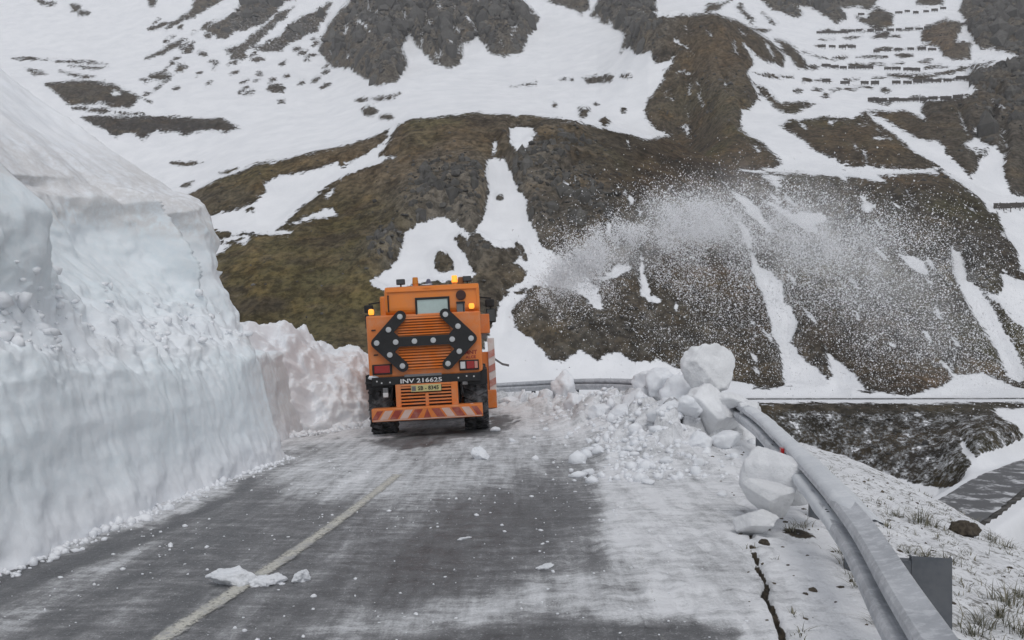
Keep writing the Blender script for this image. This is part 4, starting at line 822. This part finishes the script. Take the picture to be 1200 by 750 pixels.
PALERED = paint('faded_red', (.50, .20, .16), .6, 0, .6, (.65, .5, .46), 5); WHITE = paint('white_paint', (.72, .70, .68), .5, 0, .4, (.55, .30, .25), 4); GREYM = paint('grey_metal', (.16, .16, .165), .5, .4, .3)
def solid(name, c, rough=.3, emit=None, es=0.0, metal=0.0, trans=0.0):
    n = N(name); v = n.coord(); a = n.noise(v, 20, 3, .5); n.set(Base_Color=n.mix(n.mr(a, .3, .7, 0, .25), c, tuple(x * .75 for x in c)), Roughness=rough, Metallic=metal)
    if emit: n.set(Emission_Color=emit, Emission_Strength=es)
    if trans: n.set(Transmission_Weight=trans)
    return n.m
RED = solid('red_lens', (.30, .012, .012), .25); AMBER = solid('amber_lens', (.60, .22, .02), .25); AMBERLIT = solid('lit_amber_lens', (.8, .32, .03), .25, (1, .36, .04), 1.0)
GLASS = solid('window_glass', (.42, .52, .50), .12); LENS = solid('lamp_lens', (.50, .51, .52), .3, metal=.3); DARKGLASS = solid('dark_glass', (.02, .025, .03), .08); YEL = paint('yellow_plate', (.55, .50, .22), .5, 0, .35, (.45, .40, .30), 8); CLEAR = solid('clear_lens', (.6, .6, .6), .2)
def rbox(name, x0, x1, y0, y1, z0, z1, mat, parent, bev=.03):
    bm = bmesh.new(); bx(bm, x0, x1, y0, y1, z0, z1); return fin(name, bm, mat, parent, bevel=bev)
def prism(bm, pts, y0, y1):              # outline in x,z extruded along y
    a = [bm.verts.new((x, y0, z)) for x, z in pts]; b = [bm.verts.new((x, y1, z)) for x, z in pts]
    bm.faces.new(a); bm.faces.new(b[::-1])
    for i in range(len(pts)): j = (i + 1) % len(pts); bm.faces.new((a[i], b[i], b[j], a[j]))
def sprism(bm, pts, x0, x1):             # outline in y,z extruded along x
    a = [bm.verts.new((x0, y, z)) for y, z in pts]; b = [bm.verts.new((x1, y, z)) for y, z in pts]
    bm.faces.new(a); bm.faces.new(b[::-1])
    for i in range(len(pts)): j = (i + 1) % len(pts); bm.faces.new((a[i], b[i], b[j], a[j]))
def disc(bm, x, z, r, y0, y1, n=12, rot=0.0):
    prism(bm, [(x + r * math.cos(rot + k * 2 * math.pi / n), z + r * math.sin(rot + k * 2 * math.pi / n)) for k in range(n)], y0, y1)
def text(name, body, size, x, z, y, mat, parent, width=None, rot=0.0):
    c = bpy.data.curves.new(name, 'FONT'); c.body = body; c.size = size; c.align_x = 'CENTER'; c.align_y = 'CENTER'; c.extrude = .003; c.offset = .002; c.resolution_u = 2
    t = bpy.data.objects.new(name, c); col.objects.link(t); bpy.context.view_layer.update()
    me = bpy.data.meshes.new_from_object(t.evaluated_get(bpy.context.evaluated_depsgraph_get())); bpy.data.objects.remove(t); bpy.data.curves.remove(c)
    xs = [q.co.x for q in me.vertices]; k = (width / (max(xs) - min(xs))) if width else 1
    for q in me.vertices: q.co.x *= k
    me.materials.clear(); return link(name, me, mat, parent, (x, y, z), (R(90), rot, 0))
# lower engine body
bm = bmesh.new(); prism(bm, [(-1.10, 1.22), (-.98, 1.17), (.98, 1.17), (1.10, 1.22), (1.11, 2.38), (-1.11, 2.38)], .0, 2.6)
body = fin('engine_body', bm, ORANGE2, truck, bevel=.035)
bm = bmesh.new(); sprism(bm, [(.10, 2.37), (.04, 2.46), (.07, 2.86), (.17, 2.93), (3.6, 2.96), (4.25, 2.2), (4.4, 1.0), (2.62, 1.0), (2.62, 2.37)], -.74, 1.11)
cab = fin('cab', bm, ORANGE, truck, bevel=.05)
bm = bmesh.new(); sprism(bm, [(2.62, 1.0), (2.62, 2.9), (3.58, 2.93), (4.22, 2.2), (4.36, 1.0)], -1.12, -.742); fin('cab_side', bm, ORANGE, truck, bevel=.04)
# pressed rim around the cab's rear panel
bm = bmesh.new()
for a in ((-.70, 1.07, 2.815, 2.84), (-.70, -.675, 2.44, 2.815), (1.045, 1.07, 2.44, 2.815)): bx(bm, a[0], a[1], .035, .075, a[2], a[3])
fin('panel_rim', bm, ORANGE, cab, bevel=.008)
# rear window
bm = bmesh.new(); bx(bm, -.145, .525, .005, .06, 2.645, 2.69); bx(bm, -.145, .525, .005, .06, 2.27, 2.305); bx(bm, -.145, -.105, .005, .06, 2.305, 2.645); bx(bm, .485, .525, .005, .06, 2.305, 2.645)
w = fin('rear_window', bm, BLACK, truck, bevel=.01); rbox('pane', -.105, .485, .025, .05, 2.305, 2.645, GLASS, w, 0)
bm = bmesh.new(); disc(bm, .75, 2.70, .098, .01, .06, 20); fin('round_vent', bm, solid('vent_brown', (.05, .015, .012), .6), truck, bevel=.008)
bm = bmesh.new(); bx(bm, .655, .815, .02, .055, 2.33, 2.57); sv = fin('side_vent', bm, GREYM, truck, bevel=.006)
bm = bmesh.new(); bx(bm, .65, .82, .005, .05, 2.535, 2.575); bx(bm, .78, .80, .008, .05, 2.36, 2.53); fin('vent_hood', bm, BLACK, sv)
# louvred panels behind the arrow
def louvre(zc0, zc1, x0, x1, nsl):
    rbox('louvre_backing', x0, x1, -.012, .02, zc0, zc1, solid('louvre_dark', (.20, .060, .022), .7), body, 0)
    dzs = (zc1 - zc0) / nsl
    for k in range(nsl):
        bm = bmesh.new(); z = zc0 + dzs * (k + .5); sprism(bm, [(-.014, z - dzs * .32), (-.045, z - dzs * .38), (-.050, z - dzs * .2), (-.014, z + dzs * .36)], x0, x1); fin('slat', bm, ORANGE2, body)
louvre(1.96, 2.325, -.50, .50, 7); louvre(1.30, 1.745, -.50, .50, 8)
# double arrow board
TH = .107
def capsule(a, b, r, n=7):
    ax, az = a; bx_, bz = b; ang = math.atan2(bz - az, bx_ - ax)
    return [(ax + r * math.cos(ang + math.pi / 2 + k * math.pi / n), az + r * math.sin(ang + math.pi / 2 + k * math.pi / n)) for k in range(n + 1)] + [(bx_ + r * math.cos(ang - math.pi / 2 + k * math.pi / n), bz + r * math.sin(ang - math.pi / 2 + k * math.pi / n)) for k in range(n + 1)]
bm = bmesh.new(); zc = 1.85
for sgn in (-1, 1):
    prism(bm, capsule((sgn * .91, zc), (sgn * .43, zc + .495), TH), -.115, -.075); prism(bm, capsule((sgn * .912, zc - .002), (sgn * .432, zc - .475), TH), -.1145, -.0745)
    prism(bm, [(sgn * .86, zc), (sgn * .62, zc + .25), (sgn * .44, zc + .05), (sgn * .44, zc - .05), (sgn * .62, zc - .24)], -.114, -.074)
bx(bm, -.66, .66, -.1135, -.0735, zc - .093, zc + .093)
arrow = fin('arrow_board', bm, BLACK, truck)
for x, z in [(-.91, 0), (.905, 0), (-.67, .245), (.665, .245), (-.44, .485), (.435, .485), (-.67, -.24), (.665, -.24), (-.44, -.465), (.435, -.465), (-.545, 0), (.54, 0), (-.185, 0), (.175, 0)]:
    bm = bmesh.new(); disc(bm, x, zc + z, .054, -.135, -.112, 12, .2); disc(bm, x, zc + z, .036, -.143, -.134, 8)
    fin('lamp', bm, LENS, arrow, bevel=.004)
for sx in (-.43, .0, .43): rbox('bracket', sx - .025, sx + .025, -.075, .0, zc - .06, zc + .06, GREYM, arrow, 0)
# tail lights
for sx in (-1, 1):
    h_ = rbox('tail_light', sx * .84 - .19, sx * .84 + .19, -.055, .0, 1.235, 1.435, BLACK, truck, .012)
    rbox('lens', sx * .84 - .15 + (.10 if sx > 0 else 0), sx * .84 + .15 - (.05 if sx > 0 else 0), -.068, -.05, 1.265, 1.41, RED, h_, .01)
    if sx > 0: rbox('lens', .67, .765, -.069, -.05, 1.27, 1.405, CLEAR, h_, .008); rbox('lens', .945, 1.005, -.069, -.05, 1.27, 1.405, solid('pink_lens', (.55, .25, .2), .3), h_, .008)
text('lettering', 'IMNT', .11, .87, 1.575, -.006, solid('red_letters', (.30, .02, .015), .6), body, .27); text('lettering', 'ALCE', .075, .88, 1.485, -.006, solid('red_letters_small', (.32, .03, .02), .6), body, .2)
for x, z in ((-.97, 2.1), (-.95, 1.62)): rbox('catch', x - .04, x + .04, -.02, .0, z - .012, z + .012, BLACK, body, 0)
# lamps, beacons
def lampbox(name, x, z, y, lit): 
    r_ = rbox(name, x - .055, x + .055, y - .06, y + .02, z - .055, z + .055, AMBERLIT if lit else AMBER, truck, .036); rbox('lamp_base', x - .045, x + .045, y + .02, y + .05, z - .05, z + .05, BLACK, r_, 0); return r_
lampbox('indicator', .945, 2.475, .0, True)
r_ = rbox('indicator', -1.07, -.96, .08, .20, 2.395, 2.52, AMBERLIT, truck, .045); rbox('lamp_base', -1.06, -.96, .10, .20, 2.375, 2.40, BLACK, r_, 0)
def beacon(x, y, lit):
    bm = bmesh.new(); bmesh.ops.create_cone(bm, cap_ends=True, segments=16, radius1=.062, radius2=.052, depth=.14, matrix=Matrix.Translation((x, y, 3.05)))
    b = fin('beacon', bm, AMBERLIT if lit else AMBER, truck, bevel=.012); bm = bmesh.new(); bmesh.ops.create_cone(bm, cap_ends=True, segments=16, radius1=.055, radius2=.055, depth=.05, matrix=Matrix.Translation((x, y, 2.955))); fin('beacon_base', bm, ORANGE, b)
beacon(-.15, .45, False); beacon(.63, .45, True); 
rbox('beacon_plate', .70, .82, .5, .6, 2.93, 3.09, solid('brown_housing', (.22, .10, .03), .6), truck, .02)
for x in (-.44, .88):
    b = rbox('work_light', x - .085, x + .085, .40, .50, 2.985, 3.095, BLACK, truck, .015); rbox('lens', x - .07, x + .07, .385, .402, 3.0, 3.08, DARKGLASS, b, 0); rbox('stem', x - .015, x + .015, .44, .47, 2.92, 2.985, BLACK, b, 0)
bm = bmesh.new(); bmesh.ops.create_cone(bm, cap_ends=True, segments=14, radius1=.085, radius2=.03, depth=.13, matrix=Matrix.Translation((.11, .5, 3.01)) @ Matrix.Rotation(R(20), 4, 'X')); fin('horn', bm, solid('horn_blue', (.10, .11, .17), .4), truck)
# chassis, black cross member with lettering
rbox('chassis', -.62, .62, .05, 4.6, .62, 1.17, BLACK, truck, .02)
cm = rbox('cross_member', -1.05, 1.05, -.06, .12, 1.02, 1.185, BLACK, truck, .012)
text('lettering', 'INV 216625', .115, -.10, 1.085, -.064, solid('white_letters', (.68, .68, .68), .6), cm, .80)
rbox('dusty_plate', -.42, .30, -.075, -.05, 1.165, 1.215, GREYM, cm, .004)
for x in (-.95, -.70, -.86, .62, .78, .92): 
    bm = bmesh.new(); disc(bm, x, 1.10 + random.uniform(-.03, .05), .016, -.072, -.06, 8); fin('bolt', bm, CLEAR, cm)
# radiator grille with slots
rg = empty('radiator_grille'); rg.parent = truck
bm = bmesh.new(); bx(bm, -.58, .57, -.02, .10, .555, 1.02); fin('backing', bm, solid('grille_dark', (.035, .012, .008), .7), rg)
bm = bmesh.new(); bx(bm, -.60, -.50, -.09, .0, .54, 1.03); bx(bm, .47, .60, -.09, .0, .54, 1.03); bx(bm, -.50, .47, -.088, .0, .54, .595); bx(bm, -.035, .03, -.0885, .0, .595, .85); bx(bm, -.50, .47, -.087, .0, .985, 1.028); fin('frame', bm, ORANGE2, rg, bevel=.01)
for k in range(6):
    z = .632 + k * .063
    bm = bmesh.new()
    if k < 4: bx(bm, -.50, .47, -.080, -.02, z, z + .030)
    else: bx(bm, -.50, -.29, -.080, -.02, z, z + .030); bx(bm, .29, .47, -.080, -.02, z, z + .030)
    fin('slat', bm, ORANGE2, rg)
pl = rbox('number_plate', -.30, .28, -.115, -.09, .875, 1.005, YEL, truck, .006)
text('lettering', 'SB - 8345', .105, .035, .938, -.118, BLACK, pl, .40); rbox('emblem', -.285, -.205, -.12, -.114, .895, .985, GREYM, pl, 0)
for x, z, m in ((-.80, .84, CLEAR), (-.80, .93, GREYM), (.74, 1.0, GREYM)): rbox('socket', x - .05, x + .05, -.05, .05, z - .045, z + .045, m, truck, .01)
# bumper with warning stripes
bp = rbox('bumper', -1.06, 1.06, -.26, .05, .345, .595, ORANGE2, truck, .02)
for k in range(5):
    for sgn in (-1, 1):
        x = sgn * (.08 + k * .19); lw = .15 if k < 4 else .11; m = DARKRED if (k % 2 == (0 if sgn < 0 else 0)) else OFFW
        bm = bmesh.new(); a = [(x, .385 + .165), (x + sgn * lw, .385 + .165), (x + sgn * (lw + .11), .385), (x + sgn * .11, .385)]
        prism(bm, a, -.265, -.258); fin('stripe', bm, m, bp)
bm = bmesh.new(); prism(bm, [(-.07, .385), (.0, .56), (.07, .385)], -.268, -.258); fin('stripe', bm, DARKRED, bp)
bm = bmesh.new(); bx(bm, -1.035, 1.035, -.262, -.255, .36, .375); fin('trim', bm, OFFW, bp)
# wheels
def wheel(x, y, r=.62, w=.47):
    t = empty('wheel', (x, y, r)); t.parent = truck
    bm = bmesh.new(); n_ = 40; prof = [(r * .50, -w * .42), (r * .62, -w * .5), (r * .82, -w * .52), (r * .93, -w * .47), (r * .965, -w * .34), (r * .97, 0), (r * .965, w * .34), (r * .93, w * .47), (r * .82, w * .52), (r * .62, w * .5), (r * .50, w * .42)]
    rings = [[bm.verts.new((b, a * math.cos(k * 2 * math.pi / n_), a * math.sin(k * 2 * math.pi / n_))) for a, b in prof] for k in range(n_)]
    for k in range(n_):
        for j in range(len(prof) - 1): bm.faces.new((rings[k][j], rings[(k + 1) % n_][j], rings[(k + 1) % n_][j + 1], rings[k][j + 1]))
    for k in range(22):
        for sgn in (-1, 1):
            M = Matrix.Rotation((k + .5 * (sgn > 0)) * 2 * math.pi / 22, 4, 'X') @ Matrix.Translation((sgn * w * .26, 0, r * .972)) @ Matrix.Rotation(sgn * R(24), 4, 'Z'); bx(bm, -w * .25, w * .25, -.042, .042, -.03, .028, M)
    fin('tyre', bm, RUBBER, t)
    bm = bmesh.new(); bmesh.ops.create_cone(bm, cap_ends=True, segments=24, radius1=r * .52, radius2=r * .52, depth=w * .7, matrix=Matrix.Rotation(R(90), 4, 'Y'))
    bmesh.ops.create_cone(bm, cap_ends=True, segments=12, radius1=r * .22, radius2=r * .16, depth=w * .95, matrix=Matrix.Rotation(R(90), 4, 'Y')); fin('rim', bm, ORANGE2, t)
for sx in (-1, 1): wheel(sx * .93, .80); wheel(sx * .93, 3.55)
rbox('axle', -.72, .72, .68, .92, .45, .66, ORANGE2, truck, .03)
for sx in (-1, 1): bm = bmesh.new(); bx(bm, sx * .93 - .25, sx * .93 + .25, .10, 1.5, 1.205, 1.235); bx(bm, sx * .93 - .25, sx * .93 + .25, .06, .0999, .95, 1.235); fin('mudguard', bm, BLACK, truck)
me_ = chunk_mesh('snow_lump', 301, 3, 3, .15, 1.3, 1, .6); link('snow_lump', me_, M_SNOW, truck, (-1.02, .06, 1.18), None, (.10,) * 3)
for i_, (x_, y_, z_, r_, sx_) in enumerate([(-.72, -.12, .57, .05, 2.4), (.35, -.10, .57, .045, 3.0), (.86, -.14, .575, .05, 1.6), (.1, .03, 2.94, .03, 3.5)]): link('snow_lump', chunk_mesh('snow_lump', 311 + i_, 3, 3, .2, sx_, 1, .5), M_SNOW, truck, (x_, y_, z_), None, (r_,) * 3)
bm = bmesh.new()
bm.free()
for hp in (((-.66, -.02, 1.02), (-.70, .02, .72), (-.60, .1, .60)), ((.66, -.02, 1.02), (.69, .0, .80), (.62, .1, .62))):
    bm = bmesh.new(); bar(bm, hp[0], hp[1], .03); bar(bm, hp[1], hp[2], .03); fin('hose', bm, BLACK, truck)

bm = bmesh.new(); bar(bm, (-.66, .0, 2.45), (-.66, .0, 2.75), .022); bar(bm, (-.66, .05, 2.45), (-.66, .0, 2.45), .022); bar(bm, (-.66, .06, 2.75), (-.66, .0, 2.75), .022); fin('grab_handle', bm, BLACK, cab)
rbox('mudguard_bracket', -1.18, -.90, -.02, .06, 1.065, 1.11, BLACK, truck, .005)
# mirrors
for sx, off_ in ((-1, -.05), (1, .0)):
    X0 = sx * 1.36 + off_
    mr = rbox('mirror', X0 - .11, X0 + .11, 3.0, 3.10, 2.20, 2.52, BLACK, truck, .03); rbox('glass', X0 - .09, X0 + .09, 2.985, 3.0, 2.23, 2.49, DARKGLASS, mr, 0)
    rbox('small_mirror', X0 - .12, X0 + .09, 3.0, 3.08, 2.56, 2.74, BLACK, mr, .03)
    bm = bmesh.new(); bar(bm, (sx * 1.10, 3.1, 2.80), (X0, 3.05, 2.76), .035); bar(bm, (X0, 3.06, 2.15), (X0, 3.06, 2.78), .035); bar(bm, (sx * 1.10, 3.1, 2.15), (X0, 3.05, 2.17), .03); fin('mirror_arm', bm, BLACK, mr)
rbox('side_box', 1.10, 1.30, 1.6, 2.1, 1.95, 2.36, ORANGE2, truck, .02); rbox('side_box_step', 1.12, 1.22, 1.65, 2.0, 1.83, 1.945, GREYM, truck, .01)
for sx, x_ in ((-1, -1.123), (1, 1.113)):
    bm = bmesh.new(); sprism(bm, [(2.8, 2.0), (2.8, 2.75), (3.5, 2.75), (3.95, 2.2), (3.95, 2.0)], x_ - .006, x_ + .006); fin('side_window', bm, DARKGLASS, cab)
bm = bmesh.new(); sprism(bm, [(3.66, 2.87), (3.675, 2.885), (4.245, 2.24), (4.225, 2.23)], -1.0, 1.0); fin('windscreen', bm, DARKGLASS, cab)
# blower head in front: two cheeks, back plate, ribbon augers, chute
bh = empty('blower_head', (0, 5.3, 0)); bh.parent = truck
for sx in (-1, 1):
    bm = bmesh.new(); sprism(bm, [(-.35, .06), (1.05, .06), (1.10, .5), (.75, 1.55), (.1, 1.78), (-.35, 1.5)], sx * 1.34 - .03, sx * 1.34 + .03); fin('cheek_plate', bm, WHITE, bh, bevel=.008)
    for k in range(4): 
        bm = bmesh.new(); z = .25 + k * .36; prism(bm, [(sx * 1.34 - .07, z), (sx * 1.34 + .09, z + .08), (sx * 1.34 + .09, z + .25), (sx * 1.34 - .07, z + .17)], -.375, -.365); fin('stripe', bm, PALERED, bh)
    bm = bmesh.new(); bx(bm, sx * 1.34 - .075, sx * 1.34 + .095, -.362, -.352, .1, 1.85); fin('edge_marker', bm, WHITE, bh, bevel=.004)
bm = bmesh.new(); bx(bm, -1.31, 1.31, -.30, -.24, .1, 1.5); bx(bm, -1.31, 1.31, -.24, .6, 1.45, 1.5); fin('back_plate', bm, ORANGE2, bh)
for zc_ in (.45, 1.0):
    bm = bmesh.new(); bmesh.ops.create_cone(bm, cap_ends=True, segments=12, radius1=.08, radius2=.08, depth=2.6, matrix=Matrix.Translation((0, .5, zc_)) @ Matrix.Rotation(R(90), 4, 'Y'))
    pv = None
    for k in range(61):
        t = -1 + k / 30; a = abs(t) * 4 * math.pi; x = t * 1.28
        cur = [bm.verts.new((x, .5 + rr * math.cos(a), zc_ + rr * math.sin(a))) for rr in (.09, .27)]
        if pv: bm.faces.new((pv[0], pv[1], cur[1], cur[0]))
        pv = cur
    fin('auger', bm, GREYM, bh)
bm = bmesh.new(); bmesh.ops.create_cone(bm, cap_ends=False, segments=16, radius1=.30, radius2=.26, depth=.7, matrix=Matrix.Translation((.5, .0, 1.75)))
bar(bm, (.55, 0, 2.05), (1.15, .0, 2.45), .42, .36); fin('chute', bm, ORANGE2, bh)
rbox('foot_plate', 1.15, 1.42, -.55, -.37, .10, .55, ORANGE2, bh, .02)
bm = bmesh.new(); bar(bm, (1.42, -.3, 1.32), (1.62, -.3, 1.17), .05); bar(bm, (1.60, -.3, 1.18), (1.78, -.3, 1.13), .055); fin('lever', bm, GREYM, bh)

# ------------------------------------------------------------------ plume of blown snow
nf = 470000
t = rng.beta(1.25, 1.10, nf) * 2.1 + .02
kind = rng.random(nf)
vz = np.where(kind < .62, rng.normal(7.6, .40, nf), np.where(kind < .88, rng.normal(6.6, 1.1, nf), rng.normal(4.4, 1.6, nf))); vx = np.where(kind < .62, rng.normal(7.6, 1.5, nf), rng.normal(7.2, 2.2, nf)); vy = rng.normal(.9, .9, nf)
x = -.2 + vx * t; yv = 21.9 + vy * t; z = 2.2 + vz * t - 4.9 * t * t + rng.normal(0, .13, nf) * (1 + 1.6 * t)
cl = fbm(x * .7 + .25 * z, z * .55, yv * .3, seed=201, octv=3); cl2 = fbm(x * 2.6 + .9 * z, z * 1.6, yv * .8, seed=205, octv=2)
keep = rng.random(nf) < np.clip(.42 + 1.7 * cl + .9 * cl2, .03, 1)
groundz = zbase(x, yv, line_dist(x, yv, RAIL)[0]); keep &= (z > groundz + .1) & (x > -.4) & (z > CAMZ - .045 * yv + rng.normal(0, .5, nf)) & (x < 17)
x, yv, z = x[keep], yv[keep], z[keep]; nf = len(x)
sz = np.clip(rng.lognormal(math.log(.0072), .5, nf), .0035, .028)
tet = np.array([(1, 1, 1), (1, -1, -1), (-1, 1, -1), (-1, -1, 1)], float) * .75; of = np.array([(0, 1, 2), (0, 3, 1), (0, 2, 3), (1, 3, 2)])
q = rng.normal(0, 1, (nf, 4)); q /= np.linalg.norm(q, axis=1)[:, None]; a, b, c, d = q.T
Rm = np.stack([np.stack([1 - 2 * (c * c + d * d), 2 * (b * c - a * d), 2 * (b * d + a * c)], -1), np.stack([2 * (b * c + a * d), 1 - 2 * (b * b + d * d), 2 * (c * d - a * b)], -1), np.stack([2 * (b * d - a * c), 2 * (c * d + a * b), 1 - 2 * (b * b + c * c)], -1)], 1)
VV = np.einsum('nij,kj->nki', Rm, tet) * sz[:, None, None] + np.stack([x, yv, z], -1)[:, None]
FF = of[None] + 4 * np.arange(nf)[:, None, None]; print('flakes', nf)
me = bpy.data.meshes.new('blown_snow'); raw_mesh(me, VV.reshape(-1, 3), FF.reshape(-1, 3), False)
n = N('flying_snow'); n.set(Base_Color=(.92, .925, .94), Roughness=.7); tag(link('blown_snow', me, n.m), kind='stuff')

# fine airborne snow: the soft body of the jet
bm = bmesh.new(); bx(bm, -.7, 14.5, 20.6, 28.5, -.5, 8); bmesh.ops.recalc_face_normals(bm, faces=bm.faces[:])
me = bpy.data.meshes.new('blown_snow_mist'); bm.to_mesh(me); bm.free()
m = bpy.data.materials.new('snow_mist'); m.use_nodes = True; n = N.__new__(N); n.m = m; n.t = m.node_tree; n.t.nodes.clear(); n.out = n.new('ShaderNodeOutputMaterial')
v = n.coord(); sx = n.new('ShaderNodeSeparateXYZ'); n.l(v, sx.inputs[0]); X, Y_, Z = sx.outputs
tt = n.math('DIVIDE', X, 7.6)
zc = n.math('ADD', 2.1, n.math('SUBTRACT', n.math('MULTIPLY', tt, 7.5), n.math('MULTIPLY', n.math('MULTIPLY', tt, tt), 4.7)))
q = n.math('DIVIDE', n.math('SUBTRACT', Z, zc), n.math('ADD', .32, n.math('MULTIPLY', X, .095)))
yq = n.math('DIVIDE', n.math('SUBTRACT', Y_, n.math('ADD', 22.1, n.math('MULTIPLY', X, .12))), n.math('ADD', .5, n.math('MULTIPLY', X, .08)))
ga = n.math('POWER', 2.718, n.math('MULTIPLY', n.math('ADD', n.math('MULTIPLY', q, q), n.math('MULTIPLY', yq, yq)), -1.0))
fx = n.math('MULTIPLY', n.mr(X, .2, 3.2), n.mr(X, 14, 5, 0, 1)); nz = n.mr(n.noise(v, 1.1, 6, .72, .8), .40, .66)
den = n.math('MULTIPLY', n.math('MULTIPLY', ga, n.math('MULTIPLY', fx, nz)), .95)
pv = n.new('ShaderNodeVolumePrincipled'); pv.inputs['Color'].default_value = (.985, .985, .99, 1); n.l(den, pv.inputs['Density']); pv.inputs['Anisotropy'].default_value = .1; n.l(pv.outputs[0], n.out.inputs['Volume'])
tag(link('blown_snow_mist', me, m), kind='stuff')

# valley air
bm = bmesh.new(); bx(bm, -2300, 2300, -640, 1010, -60, 640); bmesh.ops.recalc_face_normals(bm, faces=bm.faces[:])
me = bpy.data.meshes.new('haze'); bm.to_mesh(me); bm.free()
m = bpy.data.materials.new('valley_air'); m.use_nodes = True; m.node_tree.nodes.clear(); o_ = m.node_tree.nodes.new('ShaderNodeOutputMaterial'); pv = m.node_tree.nodes.new('ShaderNodeVolumePrincipled')
pv.inputs['Color'].default_value = (.96, .97, 1, 1); pv.inputs['Density'].default_value = .00018; m.node_tree.links.new(pv.outputs[0], o_.inputs['Volume'])
tag(link('haze', me, m), kind='stuff')
